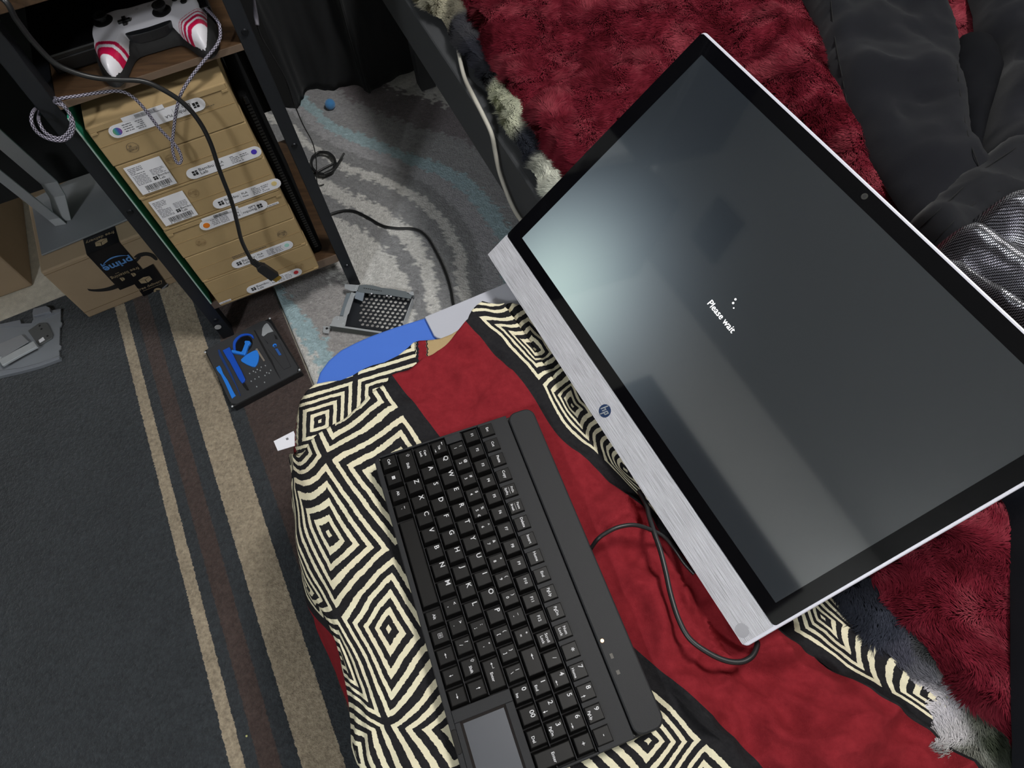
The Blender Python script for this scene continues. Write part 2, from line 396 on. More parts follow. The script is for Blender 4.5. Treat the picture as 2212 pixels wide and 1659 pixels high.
for d0, d1 in ((-.035, -.010), (.252, .274)):
    for n0 in (0, .36):
        pt = MB().box(d0, d1, n0, n0+.03, .012, ZT, TS).build('post', Mblackmetal, desk, bevel=.0015)
        if n0 == 0:
            for zc in ((.384, .074) if d0 < 0 else (.398, .083, .60)):
                MB().cyl(S((d0+d1)/2, 0, zc), -N3, .0052, .0022, 16, r2=.004).build('screw', Mscrew, pt)
for d0, d1 in ((-.033, -.012), (.254, .272)):
    for z0 in (.565, .09):
        MB().box(d0, d1, .03, .36, z0, z0+.02, TS).build('side_rail', Mblackmetal, desk)
ub = MB().box(-.010, .252, .0, .385, .577, .587, TS).build('shelf_board', Mwood.m, desk, bevel=.001)
MB().box(-.010, .252, -.0012, .0, .5772, .5868, TS).build('edge_band', Medge, ub)
lb = MB().box(-.010, .252, .0, .385, .106, .126, TS).build('shelf_board', Mwood.m, desk, bevel=.001)
MB().box(-.010, .252, -.0012, .0, .1062, .1258, TS).build('edge_band', Medge, lb)
tb = MB().box(-.80, .30, -.012, .42, ZT, ZT+.02, TS).build('desktop', Mwood.m, desk, bevel=.001)
MB().box(-.775, -.035, .0, .02, ZT-.03, ZT, TS).build('front_rail', Mblackmetal, desk)
MB().box(-.80, -.775, .0, .03, .012, ZT, TS).build('post', Mblackmetal, desk)
MB().box(-.80, -.775, .36, .39, .012, ZT, TS).build('post', Mblackmetal, desk)
MB().box(-.775, .30, .392, .398, .20, ZT, TS).build('added_dark_backing', mat('black_backing', '0f1012', .9), desk)  # black sheet added so the space under the desk reads dark
# white maker's sticker on the left foot
MB().cyl(S(-.027, -.002, .055), -N3, .0065, .0008, 20).build('sticker', mat('silver_sticker', 'c9c9c9', .3, metal=.4), desk)
# green glass side panel
Mgreen = mat('green_glass', '3fae8c', .15, spec=.8, var=.1, vscale=15)
gp = MB().box(-.0090, -.0062, -.004, .34, .127, .565, TS).build('glass_panel', Mgreen); tag(gp, 'green tinted glass panel upright between shelf post and cardboard boxes', 'panel')
MB().box(-.0092, -.0070, -.0052, -.004, .127, .565, TS).build('edge', mat('polished_edge', 'b9d2c9', .25), gp)

# ---------------------------------------------------------------- filament boxes
Mgold = mat('gold_contacts', 'c9a24a', .3, metal=.9)
hB = .0708; z0 = .127
def face(d, z, n=-.0183): return frame(S(d, n, z), D3, Z3, -N3)   # label frame on the box fronts: x right, y up, z out
def capsule(w_, h_, n=8):
    r = h_/2; out = []
    for k_ in range(n+1): a = -math.pi/2+math.pi*k_/n; out.append((w_/2-r+r*math.cos(a), r*math.sin(a)))
    for k_ in range(n+1): a = math.pi/2+math.pi*k_/n; out.append((-w_/2+r+r*math.cos(a), r*math.sin(a)))
    return out
def mbf(T): return T
def logo_block(T, s, m, parent):
    mb = MB()
    for x0, x1, y0, y1 in ((-.5, -.05, .08, .5), (.05, .5, .2, .5), (-.5, -.05, -.5, -.02), (.05, .5, -.5, .1)):
        mb.box(x0*s, x1*s, y0*s, y1*s, 0, .00015, T)
    mb.build('logo', m, parent)
def textlines(T, x0, x1, y0, y1, n, m, parent, name='small_print', seed=0):
    r = random.Random(seed); mb = MB(); hh_ = (y1-y0)/n
    for i in range(n):
        y = y1-(i+.5)*hh_; x = x0
        while x < x1-.0012:
            L = r.uniform(.0015, .006); xe = min(x+L, x1)
            mb.box(x, xe, y-hh_*.2, y+hh_*.2, 0, .00012, T); x = xe+r.uniform(.0006, .0012)
            if r.random() < .1: break
    mb.build(name, m, parent)
Mpale = mat('stamp_ink_faint', '8a7250', .85)
specs = [ # (label capsule centre d, z offset, width, flipped, dot colour, product line, has square label, stamp d, stamp dark)
    dict(lab='topmost filament box with rainbow dot label upside down, highest in the shelf stack', c=(.098, .053), w_=.140, flip=True, dot='rainbow', kind='', sq=False, stamp=(.045, .021), dark=True, seed=1, j=(0, 0)),
    dict(lab='filament box with purple dot label, second from the top of the stack', c=(.148, .0165), w_=.122, flip=False, dot='4a35b8', kind='Basic', sq=True, stamp=(.083, .052), dark=False, seed=2, j=(.001, .002)),
    dict(lab='filament box with pale yellow dot label, third from the top of the stack', c=(.155, .0165), w_=.118, flip=False, dot='dcc688', kind='Matte', sq=True, stamp=(.083, .052), dark=False, seed=3, j=(.002, .001)),
    dict(lab='filament box with orange dot label upside down, fourth from the top of the stack', c=(.118, .054), w_=.120, flip=True, dot='e07b1c', kind='Basic', sq=False, stamp=(.047, .022), dark=False, seed=4, j=(.001, .0015)),
    dict(lab='filament box with mint green dot label, second from the bottom of the stack', c=(.125, .0165), w_=.118, flip=False, dot='a6d8cc', kind='Matte', sq=False, stamp=(.178, .046), dark=True, seed=5, j=(.002, .002)),
    dict(lab='bottom filament box with red dot label, resting on the lower shelf board', c=(.118, .013), w_=.112, flip=False, dot='c7202c', kind='Basic', sq=False, stamp=(.178, .024), dark=False, seed=6, j=(.003, -.001)),
]
for i, sp_ in enumerate(specs):
    zb = z0+hB*(5-i); d0 = .0050+sp_['j'][0]; n0 = -.018+sp_['j'][1]*.4; rt = root('filament_box', S(d0+.1, .08, zb), sp_['lab'], 'box', 'stacked filament spool boxes')
    bd = MB().box(d0, d0+.2035, n0, n0+.2035, zb+.0006, zb+hB-.0006, TS).build('carton', Mcard, rt, bevel=.0016)
    nf = n0-.0002
    # tuck flap seam, side tabs and crease lines
    sm = .060 if sp_['flip'] else .0045
    MB().box(d0+.004, d0+.2, nf-.0004, nf+.0003, zb+sm, zb+sm+.0009, TS).build('flap_seam', Mcardd, rt)
    MB().box(d0+.002, d0+.201, nf-.0012, nf+.0002, zb+sm+.0012 if sp_['flip'] else zb+.0006, zb+hB-.001 if sp_['flip'] else zb+sm-.0003, TS).build('flap', Mcard, rt, bevel=.0005)
    for dd_ in (.002, .193): MB().box(d0+dd_, d0+dd_+.009, nf-.0016, nf+.0003, zb+sm-.003, zb+sm+.001, TS).build('tab', Mcard, rt, bevel=.0004)
    MB().box(d0+.001, d0+.2025, nf-.0003, nf+.0002, zb+.036, zb+.0364, TS).build('crease', mat('cardboard_shade', '9c8259', .9) if i == 0 else bpy.data.materials['cardboard_shade'], rt)
    out = nf-.0016
    T = face(sp_['c'][0]+d0-.0035, zb+sp_['c'][1], out)
    if sp_['flip']: T = T @ Matrix.Rotation(math.pi, 4, 'Z')
    hl = .021; lb_ = MB().prism(capsule(sp_['w_'], hl), 0, .0003, T).build('label', Mpaper, rt)
    Tt = T @ Matrix.Translation((0, 0, .00035)); W_ = sp_['w_']
    logo_block(Tt @ Matrix.Translation((-W_/2+.0135, 0, 0)), .0085, Mink, lb_)
    text('brand_text', 'Bambu', .0078, Tt @ Matrix.Translation((-W_/2+.020, .0028, 0)), Mink, lb_, 'LEFT', sx=1.15)
    text('brand_text', 'Lab', .0078, Tt @ Matrix.Translation((-W_/2+.020, -.0038, 0)), Mink, lb_, 'LEFT', sx=1.15)
    text('brand_text', 'PLA', .0062, Tt @ Matrix.Translation((-W_/2+.050, .003, 0)), Mink, lb_, 'LEFT')
    if sp_['kind']: text('brand_text', sp_['kind'], .0042, Tt @ Matrix.Translation((-W_/2+.050, -.003, 0)), Mink, lb_, 'LEFT')
    MB().box(-W_/2+.0465, -W_/2+.0468, -.006, .006, 0, .0001, Tt).build('divider', Mgreyink, lb_)
    textlines(Tt, W_/2-.050, W_/2-.036, -.0075, .0075, 5, Mgreyink, lb_, seed=sp_['seed']); textlines(Tt, W_/2-.034, W_/2-.021, -.008, .006, 4, Mgreyink, lb_, seed=sp_['seed']+9)
    Td = Tt @ Matrix.Translation((W_/2-.0115, .001 if not sp_['flip'] else 0, 0)); rd = .0046
    if sp_['dot'] == 'rainbow':
        MB().cyl((0, 0, 0), (0, 0, 1), .0085, .0001, 32, Td).build('dot_ring', mat('ring_grey', 'bdbdc6', .6), lb_)
        MB().cyl((0, 0, .0001), (0, 0, 1), .0081, .0001, 32, Td).build('dot_ring', Mpaper, lb_)
        for q_, (c_, a0) in enumerate((('7a4a98', -1), ('4a5aa8', -.5), ('3f8f9c', 0), ('5f9a78', .5))):
            x0_, x1_ = a0*.0062, (a0+.5)*.0062; pl = []
            for t_ in np.linspace(x0_, x1_, 7): pl.append((t_, -math.sqrt(max(.0062**2-t_*t_, 0))))
            for t_ in np.linspace(x1_, x0_, 7): pl.append((t_, math.sqrt(max(.0062**2-t_*t_, 0))))
            MB().prism(pl, .0002, .0004, Td).build('colour_dot', mat('dot_'+c_, c_, .5), lb_)
    else:
        if sp_['flip'] or i == 4:
            MB().cyl((0, 0, 0), (0, 0, 1), .0085, .0001, 32, Td).build('dot_ring', bpy.data.materials['ring_grey'], lb_)
            MB().cyl((0, 0, .0001), (0, 0, 1), .0081, .0001, 32, Td).build('dot_ring', Mpaper, lb_)
        MB().cyl((0, 0, .0002), (0, 0, 1), rd+(.001 if sp_['flip'] else 0), .0002, 28, Td).build('colour_dot', mat('dot_'+sp_['dot'], sp_['dot'], .5), lb_)
    if sp_['sq']:
        T2 = face(.043, zb+.0375, out); sq = MB().box(-.0275, .0275, -.0275, .0275, 0, .0003, T2).build('label', Mpaper, rt); T2 = T2 @ Matrix.Translation((0, 0, .00035))
        textlines(T2, -.024, -.0035, .010, .024, 5, Mgreyink, sq, seed=3+i); textlines(T2, -.024, -.003, -.010, .009, 8, Mgreyink, sq, seed=13+i)
        textlines(T2, .003, .024, -.0005, .011, 5, Mgreyink, sq, seed=23+i)
        logo_block(T2 @ Matrix.Translation((.0045, -.006, 0)), .0065, Mink, sq)
        text('brand_text', 'Bambu', .0062, T2 @ Matrix.Translation((.009, -.0035, 0)), Mink, sq, 'LEFT', sx=1.05); text('brand_text', 'Lab', .0062, T2 @ Matrix.Translation((.009, -.0088, 0)), Mink, sq, 'LEFT', sx=1.05)
        r = random.Random(77); mb = MB(); x = -.017
        while x < .022: w1 = r.choice((.00035, .0006, .0011)); mb.box(x, x+w1, -.0225, -.0135, 0, .00012, T2); x += w1+r.choice((.0004, .0006, .001))
        mb.build('barcode', Mink, sq); text('barcode_digits', '6  975337  038658', .0042, T2 @ Matrix.Translation((.000, -.0248, 0)), Mink, sq, sx=1.1)
    sd, sz = sp_['stamp']; T3 = face(sd, zb+sz, nf-.0004 if sz < .055 else out); ink = Mstamp if sp_['dark'] else Mpale
    mb = MB(); nn = 36
    for q_ in range(nn):
        a, b2 = 2*math.pi*q_/nn, 2*math.pi*(q_+1)/nn
        mb.add([(.0085*math.cos(a), .0085*math.sin(a), .0002), (.0085*math.cos(b2), .0085*math.sin(b2), .0002), (.0080*math.cos(b2), .0080*math.sin(b2), .0002), (.0080*math.cos(a), .0080*math.sin(a), .0002)], [(0, 1, 2, 3)], T3)
    mb.box(-.008, .008, -.0002, .0002, .0001, .0003, T3)
    stp = mb.build('stamp', ink, rt)
    Rf = Matrix.Rotation(math.pi, 4, 'Z') if sp_['flip'] else I4
    text('stamp_text', 'QC PASS', .0040, T3 @ Rf @ Matrix.Translation((0, .0030, .0002)), ink, stp, sx=.9); text('stamp_text', '05', .0045, T3 @ Rf @ Matrix.Translation((.002, -.0035, .0002)), ink, stp)
    if i == 0:
        T4 = face(.085, zb+.0665, out); b4 = MB().box(-.030, .030, -.0045, .0035, 0, .0003, T4).build('label', Mpaper, rt)
        r = random.Random(5); mb = MB(); x = -.012
        while x < .018: w1 = r.choice((.0003, .0006, .0009)); mb.box(x, x+w1, -.003, .002, .0003, .0005, T4); x += w1+r.choice((.0004, .0006))
        mb.build('barcode', Mgreyink, b4)
        textlines(face(.172, zb+.044, out+.001), -.011, .009, -.0012, .0012, 1, Mstamp, rt, 'printed_code', 4)
    if i == 3:
        T4 = face(.100, zb+.0655, out); b4 = MB().box(-.030, .034, -.0045, .0045, 0, .0003, T4).build('label', Mpaper, rt)
        r = random.Random(5); mb = MB(); x = -.010
        while x < .014: w1 = r.choice((.0003, .0006, .0009)); mb.box(x, x+w1, -.003, .003, .0003, .0005, T4); x += w1+r.choice((.0004, .0006))
        mb.build('barcode', Mink, b4)
        b4 = MB().box(-.0115, .0115, -.0022, .0022, 0, .0003, face(.187, zb+.046, out+.0012)).build('label', Mpaper, rt); textlines(face(.187, zb+.046, out+.0008), -.010, .010, -.0014, .0014, 1, Mgreyink, b4, seed=8)
    if i == 5:
        b4 = MB().box(-.0115, .0115, -.0022, .0022, 0, .0003, face(.021, zb+.009, out-.0006)).build('label', Mpaper, rt); textlines(face(.021, zb+.009, out-.001), -.010, .010, -.0014, .0014, 1, Mgreyink, b4, seed=8)
    if i == 4:
        textlines(face(.112, zb+.0335, out+.0012), -.034, .034, -.004, .004, 2, Mstamp, rt, 'printed_text', 41)

# black zipped sleeve between the boxes and the right post
Msleeve = mat('black_neoprene', '111214', 1, bump=.4, bscale=500, spec=.1)
sl = root('laptop_sleeve', S(.225, .15, .127), 'black zipped fabric sleeve standing on edge beside the filament boxes', 'sleeve')
MB().box(.2135, .2325, .02, .30, .1275, .50, TS).build('body', Msleeve, sl, bevel=.008, seg=4, smooth=True)
mb = MB()
for q_ in range(58): mb.box(.2195, .2265, .0145, .019, .15+q_*.006, .1535+q_*.006, TS)
z_ = mb.build('zipper', mat('zipper_teeth', '0e0f10', .5, spec=.6), sl); z_['kind'] = 'stuff'
MB().box(.2205, .2255, .0125, .0195, .487, .50, TS).build('zipper_pull', Mscrew, sl, bevel=.001)

# black flat device on the upper board
cs = root('black_console', S(.12, .15, .587), 'flat black electronic box at the back of the upper shelf board', 'console')
MB().box(.000, .232, .060, .30, .588, .617, TS).build('casing', mat('gloss_black', '0c0c0f', .35), cs, bevel=.003)
MB().box(.002, .230, .0588, .0605, .608, .6095, TS).build('trim_line', mat('dark_trim', '3a3c40', .3), cs)

# ---------------------------------------------------------------- game controller
a_ = P(235, 150, .608); b_ = P(440, 88, .608); ex = (b_-a_)/np.linalg.norm(b_-a_); ex[2] = 0; ex /= np.linalg.norm(ex); ey = np.cross(Z3, ex); scl = np.linalg.norm(b_-a_)/.120
og = (a_+b_)/2+ey*.052*scl; TC = frame((og[0]+ey[0]*.008, og[1]+ey[1]*.008, .587), ex*scl, ey*scl*1.16, Z3)
gc = root('game_controller', (og[0], og[1], .588), 'white game controller with crimson stripes lying on the upper shelf board', 'controller')
half = [(0, -.019), (.020, -.019), (.030, -.022), (.038, -.034), (.047, -.052), (.057, -.061), (.066, -.058), (.073, -.045), (.078, -.015), (.078, .010), (.072, .032), (.060, .047), (.040, .053), (.018, .050), (0, .050)]
full = half+[(-x, y) for x, y in half[::-1][1:-1]]
pillow('back_shell', smoothloop(full, 4), .002, .020, .012, .003, mat('soft_black_grip', '131315', .7, bump=.2, bscale=2500), gc, T=TC)
fp = [(0, -.009), (.024, -.010), (.029, -.014), (.037, -.028), (.046, -.046), (.055, -.057), (.062, -.056), (.0675, -.040), (.0725, -.012), (.0745, .010), (.070, .031), (.058, .044), (.036, .049), (.018, .046), (0, .046)]
fpf = fp+[(-x, y) for x, y in fp[::-1][1:-1]]
cw, cc_ = srgb('e8e6ee'), srgb('c4164a')
def stripe(x, y):
    if x < 0:
        r = math.hypot(x+.078, y+.075)
        return cc_ if (.043 < r < .055 or .060 < r < .0655) else cw
    r = math.hypot(x-.082, y+.066)
    return cc_ if (.040 < r < .0475 or .051 < r < .0555 or .059 < r < .0610 or .064 < r < .0648) else cw
pillow('face_plate', smoothloop(fpf, 4), .0125, .0200, .011, .0009, mat('glossy_face_plate', 'ffffff', .28, attr='Col'), gc, T=TC, colf=stripe)
MB().prism(smoothloop([(-.028, -.006), (-.026, -.012), (-.018, -.015), (0, -.0165), (.018, -.015), (.026, -.012), (.028, -.006), (0, -.0075)], 3), .016, .030, TC).build('centre_bar', mat('dark_gloss_bar', '202226', .35), gc, bevel=.001)
Mstick = mat('black_thumbstick', '141415', .55)
for sx_, sy_ in ((-.052, .026), (.022, .012)):
    MB().lathe([(.0125, .028), (.0125, .0325), (.011, .0335)], 24, TC @ Matrix.Translation((sx_, sy_, 0))).build('stick_ring', Mstick, gc, smooth=False)
    MB().lathe([(.0045, .033), (.0045, .038), (.0085, .039), (.0088, .042), (.006, .0425), (.004, .041)], 24, TC @ Matrix.Translation((sx_, sy_, 0))).build('thumbstick', Mstick, gc)
MB().cyl((-.026, .012, .0300), (0, 0, 1), .0118, .0022, 28, TC).build('dpad_well', mat('bronze_well', '6b5644', .35, metal=.5), gc)
MB().box(-.034, -.018, .0095, .0145, .032, .0355, TC).box(-.0285, -.0235, .004, .020, .032, .0355, TC).build('dpad', Mstick, gc, bevel=.0008)
for bx, by in ((.052, .017), (.052, .037), (.042, .027), (.062, .027)): MB().cyl((bx, by, .030), (0, 0, 1), .0042, .004, 20, TC).build('button', Mstick, gc)
for bx in (-.008, .008): MB().cyl((bx, .030, .0305), (0, 0, 1), .0028, .002, 16, TC).build('button', Mstick, gc)
MB().prism([(.036, .001), (.039, .001), (.0415, .009), (.0385, .011)], .0312, .0317, TC).build('printed_mark', Mink, gc)
MB().prism([(-.066, -.006), (-.046, -.0075), (-.046, -.0090), (-.052, -.0095)], .0300, .0315, TC).build('printed_mark', Mink, gc)

# ---------------------------------------------------------------- cables near the shelf
def front_pts(lst): return [tuple(V(x, y, BO-N3*(-n) if False else BO+N3*n, N3)) for x, y, n in lst]
k = NT('braided_sleeve'); uv = k.n('ShaderNodeUVMap'); mp = k.n('ShaderNodeMapping'); mp.inputs['Scale'].default_value = (8, 400, 1); k.l(uv.outputs[0], mp.inputs[0])
ck = k.n('ShaderNodeTexChecker', i_Scale=1.0); ck.inputs['Color1'].default_value = (*srgb('a9a4b6'), 1); ck.inputs['Color2'].default_value = (*srgb('1c1a24'), 1); k.l(mp.outputs[0], ck.inputs['Vector']); k.l(ck.outputs[0], k.b.inputs['Base Color']); k.b.inputs['Roughness'].default_value = .6
Mbraid = k.m
bc = [tuple(TC @ Vector((.02, .052, .018))), tuple(TC @ Vector((.05, .068, .014)))]+front_pts([(462, 35, .03), (476, 70, .005), (468, 98, -.012), (440, 132, -.02), (412, 168, -.028), (390, 205, -.032), (380, 245, -.034), (373, 300, -.035), (373, 325, -.036), (380, 348, -.038), (388, 353, -.039), (392, 340, -.038), (380, 315, -.036), (345, 278, -.034), (312, 235, -.033), (285, 208, -.032), (258, 197, -.031), (215, 200, -.03), (170, 207, -.03), (130, 213, -.030), (118, 220, -.016), (140, 232, -.02), (158, 262, -.03), (155, 290, -.034), (135, 304, -.036), (105, 300, -.036), (80, 285, -.034), (68, 262, -.03), (72, 240, -.012), (88, 228, .034), (112, 215, .034), (124, 214, -.006), (150, 245, -.026), (152, 278, -.032), (130, 298, -.034), (100, 288, -.032), (84, 262, -.02), (86, 240, .034), (95, 205, .034), (92, 185, .034)])
o = MB().tube(bc, .0022, 10).build('braided_cable', Mbraid, smooth=True); tag(o, 'grey and black braided cable running from the white controller and looped around the shelf post', 'cable')
hc = root('video_cable', V(560, 580, BO-N3*.06, N3), 'thick black cable with gold tipped plug hanging in front of the filament boxes', 'cable')
hp_ = [S(-.12, .14, ZT+.024), S(-.03, .03, ZT+.025)]+front_pts([(0, -6, -.025), (35, 42, -.03), (70, 88, -.03), (115, 134, -.032), (160, 156, -.034), (205, 168, -.036), (250, 172, -.038), (305, 175, -.04), (345, 190, -.043), (395, 222, -.046), (430, 262, -.05), (455, 310, -.054), (475, 370, -.057), (500, 435, -.06), (512, 480, -.062), (522, 520, -.063), (538, 553, -.064), (548, 568, -.065)])
MB().tube(hp_, .0034, 12).build('cord', Mrubber, hc, smooth=True)
pa, pb = V(545, 564, BO-N3*.065, N3), V(602, 604, BO-N3*.068, N3); dx = (pb-pa)/np.linalg.norm(pb-pa); nz_ = np.cross(dx, -N3); nz_ /= np.linalg.norm(nz_); TH = frame(pa, dx, nz_, np.cross(dx, nz_)); Lh = np.linalg.norm(pb-pa)
mb = MB()
for q_ in range(5): mb.box(q_*.0032, q_*.0032+.0022, -.0052, .0052, -.0036, .0036, TH)
mb.build('strain_relief', Mrubber, hc, bevel=.0005)
MB().prism([(.015, -.0055), (.022, -.009), (Lh-.011, -.0098), (Lh-.011, .0098), (.022, .009), (.015, .0055)], -.0052, .0052, TH).build('plug_body', Mblackplastic, hc, bevel=.001)
MB().box(Lh-.0115, Lh, -.0070, .0070, -.0022, .0022, TH).build('plug_tip', Mgold, hc, bevel=.0004)
wp = [(548, -30, .62), (549, 0, .60), (553, 35, .575), (556, 55, .565)]
tc_ = root('thin_cable', P(600, 120, .3), 'thin black cable with inline connector running down beside the right shelf post', 'cable')
a2 = [tuple(P(*q)) for q in wp]; MB().tube(a2, [.0016, .0018, .0034, .0030], 10).build('inline_connector', mat('grey_connector', '6c6a74', .35), tc_, smooth=True)
MB().tube([tuple(P(*q)) for q in [(556, 55, .565), (566, 82, .53), (590, 122, .47), (617, 170, .40), (636, 225, .33), (655, 270, .26), (675, 308, .19), (683, 345, .12), (684, 385, .05), (688, 400, .022), (700, 398, .018)]], .0012, 8).build('cord', Mrubber, tc_, smooth=True)
def coil(cx, cy, z, rx, ry, turns, zz):
    out = []
    for q_ in range(int(turns*10)+1):
        a = 2*math.pi*q_/10; f_ = 1+.05*math.sin(q_*1.7); out.append(tuple(P(cx+rx*f_*math.cos(a), cy+ry*f_*math.sin(a), z+zz*q_/10)))
    return out
o = MB().tube([tuple(P(*q)) for q in [(665, 395, .02), (672, 380, .02)]]+coil(698, 352, .02, 26, 24, 3.2, .004)+[tuple(P(*q)) for q in [(700, 375, .034), (722, 362, .03), (735, 345, .03), (743, 331, .034)]], .0024, 8).build('coiled_cable', Mrubber, smooth=True)
tag(o, 'small bundle of coiled black cable on the swirl rug', 'cable')
o = MB().tube([tuple(P(*q)) for q in [(700, 470, .02), (722, 460, .02), (745, 455, .019), (768, 457, .019), (795, 470, .019), (825, 487, .019), (855, 493, .019), (895, 495, .019), (920, 510, .019), (942, 545, .019), (962, 588, .019), (974, 628, .019), (980, 660, .019), (1000, 720, .019)]], .0030, 10).build('floor_cable', Mrubber, smooth=True)
tag(o, 'black cable curving across the swirl rug towards the blue table', 'cable')
def onrail(x, y, d=.553): return tuple(V(x, y, BO+D3*d, D3))
o = MB().tube([tuple(P(970, 50, .428)), tuple(P(984, 80, .430)), tuple(P(988, 95, .432)), tuple(P(995, 135, .430)), tuple(P(1005, 172, .428)), onrail(1022, 207), onrail(1045, 252), onrail(1062, 290), onrail(1070, 330), onrail(1079, 372), onrail(1096, 420), onrail(1112, 455), onrail(1130, 482), onrail(1150, 510)], .0036, 10).build('white_cable', mat('ivory_cable', 'b9b6ac', .5), smooth=True)
tag(o, 'ivory coloured cable hanging down beside the bed frame', 'cable')
ball = MB().lathe([(.0135*math.sin(math.pi*k_/14)+1e-5, -.0135*math.cos(math.pi*k_/14)) for k_ in range(15)], 28, Matrix.Translation(P(713, 225, .0275))).build('blue_ball', mat('blue_felt', '4689c4', .9, bump=.5, bscale=900, sheen=.5), smooth=True)
tag(ball, 'small blue felt ball on the swirl rug', 'ball')

# black curtain hanging to the floor
hem = [(535, 150), (590, 215), (612, 228), (640, 234), (652, 218), (666, 198), (700, 192), (740, 190), (779, 188), (788, 196), (797, 201), (812, 192), (850, 173), (900, 150), (940, 131), (968, 116), (1010, 98)]
hx = [P(x, y, .016)[:2] for x, y in hem]; hs = []
for i in range(len(hx)-1):
    for q_ in range(6):
        t = q_/6; p0, p1, p2, p3 = hx[max(i-1, 0)], hx[i], hx[i+1], hx[min(i+2, len(hx)-1)]; hs.append(.5*((2*p1)+(p2-p0)*t+(2*p0-5*p1+4*p2-p3)*t*t+(3*p1-p0-3*p2+p3)*t**3))
vs = []; fs = []; nh = len(hs); nzv = 40
for j in range(nzv+1):
    z = .016+.95*j/nzv
    for i, p in enumerate(hs):
        w_ = .010*noise.noise(Vector((i*.12, z*4, 3)))+.004*noise.noise(Vector((i*.4, z*9, 7))); vs.append((p[0]+N3[0]*w_*2, p[1]+N3[1]*w_*2, z))
for j in range(nzv):
    for i in range(nh-1): fs.append((j*nh+i, j*nh+i+1, (j+1)*nh+i+1, (j+1)*nh+i))
o = MB().add(vs, fs).build('black_curtain', mat('black_curtain_cloth', '1b1d20', .95, var=.2, vscale=5, bump=.4, bscale=900, sheen=.05), smooth=True)
sd_ = o.modifiers.new('thick', 'SOLIDIFY'); sd_.thickness = .0015; tag(o, 'black cloth curtain hanging in folds down to the swirl rug', 'curtain')

# ---------------------------------------------------------------- left: delivery boxes, metal stand, metal panel
Th = frame(np.array([-1.003, .843, .0]), *(lambda a: (np.array([math.cos(a), math.sin(a), 0]), np.array([-math.sin(a), math.cos(a), 0]), Z3))(math.radians(27)))
HB = .168
db = root('delivery_box', Th @ Vector((.11, .1, 0)), 'brown delivery carton with black printed tape carrying the metal stand', 'box')
MB().box(0, .215, 0, .25, .0115, HB, Th).build('carton', Mcard2, db, bevel=.003)
MB().box(.0, .215, -.0006, .0003, .030, .0306, Th).box(.0, .215, -.0006, .0003, HB-.010, HB-.0096, Th).build('crease', Mcardd, db)
Mtape = mat('black_tape', '131317', .35, spec=.5, bump=.1, bscale=80)
tp = MB().box(.092, .158, -.0012, .0003, .052, HB+.0008, Th).box(.092, .158, -.0012, .25, HB-.0002, HB+.001, Th).build('packing_tape', Mtape, db)
tp2 = MB().prism([(.120, .001), (.176, .001), (.182, .085), (.126, .078)], 0, .0009, Th @ frame((0, -.0013, 0), (1, 0, 0), (0, 0, 1), (0, -1, 0))).build('packing_tape', Mtape, db)
TF = Th @ frame((0, -.0024, 0), (1, 0, 0), (0, 0, 1), (0, -1, 0)); TTp = Th @ frame((0, 0, HB+.0014), (1, 0, 0), (0, 1, 0), (0, 0, 1))
R180 = Matrix.Rotation(math.pi, 4, 'Z'); Mpb = mat('tape_blue', '5b8fd0', .5); Mtan = mat('tape_tan', 'a89578', .6)
text('tape_text', 'prime', .024, TF @ Matrix.Translation((.127, .119, 0)) @ R180, Mpb, tp, sx=1.05, bold=.0006)
def smile(T, w_, h_, m, parent, th=.003):
    mb = MB(); n = 16; up = []; dn = []
    for q_ in range(n+1):
        t = -1+2*q_/n; y = h_*(t*t-1); wd = th*(1-abs(t)**2.5)*.8+.0004; up.append((t*w_/2, y+wd/2)); dn.append((t*w_/2, y-wd/2))
    mb.prism(up+dn[::-1], 0, .0003, T); return mb.build('smile_mark', m, parent)
TFs = TF @ Matrix.Translation((.127, .131, 0)) @ R180
smile(TFs, .052, .009, Mpb, tp, .0035)
MB().prism([(.020, .001), (.0285, .003), (.0275, -.006), (.0255, -.0055), (.026, .0005), (.020, -.001)], 0, .0003, TFs).build('arrow_tip', Mpb, tp)
text('tape_text', 'free listening', .0115, TF @ Matrix.Translation((.125, .091, 0)) @ R180, Mtan, tp)
textlines(TF @ Matrix.Translation((.125, .099, 0)), -.016, .016, -.0012, .0012, 1, Mtan, tp, 'small_print', 3)
text('tape_text', 'free delivery', .0115, TTp @ Matrix.Translation((.125, .032, 0)) @ R180, Mtan, tp); textlines(TTp @ Matrix.Translation((.125, .055, 0)), -.019, .019, -.0014, .0014, 1, Mtan, tp, 'small_print', 6)
text('tape_text', 'free delivery', .0105, TF @ Matrix.Translation((.148, .034, -.0002)), Mtan, tp2); textlines(TF @ Matrix.Translation((.150, .026, -.0002)), -.022, .022, -.001, .001, 1, Mtan, tp2, 'small_print', 9)
for TT_, sc_, par in ((TTp @ Matrix.Translation((.125, .015, 0)), 1, tp), (TF @ Matrix.Translation((.148, .052, -.0002)), 1, tp2)):
    MB().prism([(-.012, -.004), (-.001, -.008), (-.001, .0015), (-.012, .006)], 0, .0004, TT_).prism([(.0005, -.008), (.012, -.004), (.012, .006), (.0005, .0015)], 0, .0004, TT_).prism([(-.012, .007), (0, .0025), (.012, .007), (0, .010)], 0, .0004, TT_).build('parcel_icon', Mtan, par)
for x_ in (.113, .137):
    MB().prism([(x_-.004, .074), (x_-.001, .074), (x_-.001, .084), (x_-.004, .084)], 0, .0004, TF).prism(capsule(.006, .009) if False else [(x_, .074), (x_+.003, .076), (x_+.004, .079), (x_+.003, .082), (x_, .084)], 0, .0004, TF).build('headphone_icon', Mtan, tp)
MB().cyl((.153, .011, -.0002), (0, 0, 1), .0085, .0004, 28, TF).build('play_icon', Mtan, tp2)
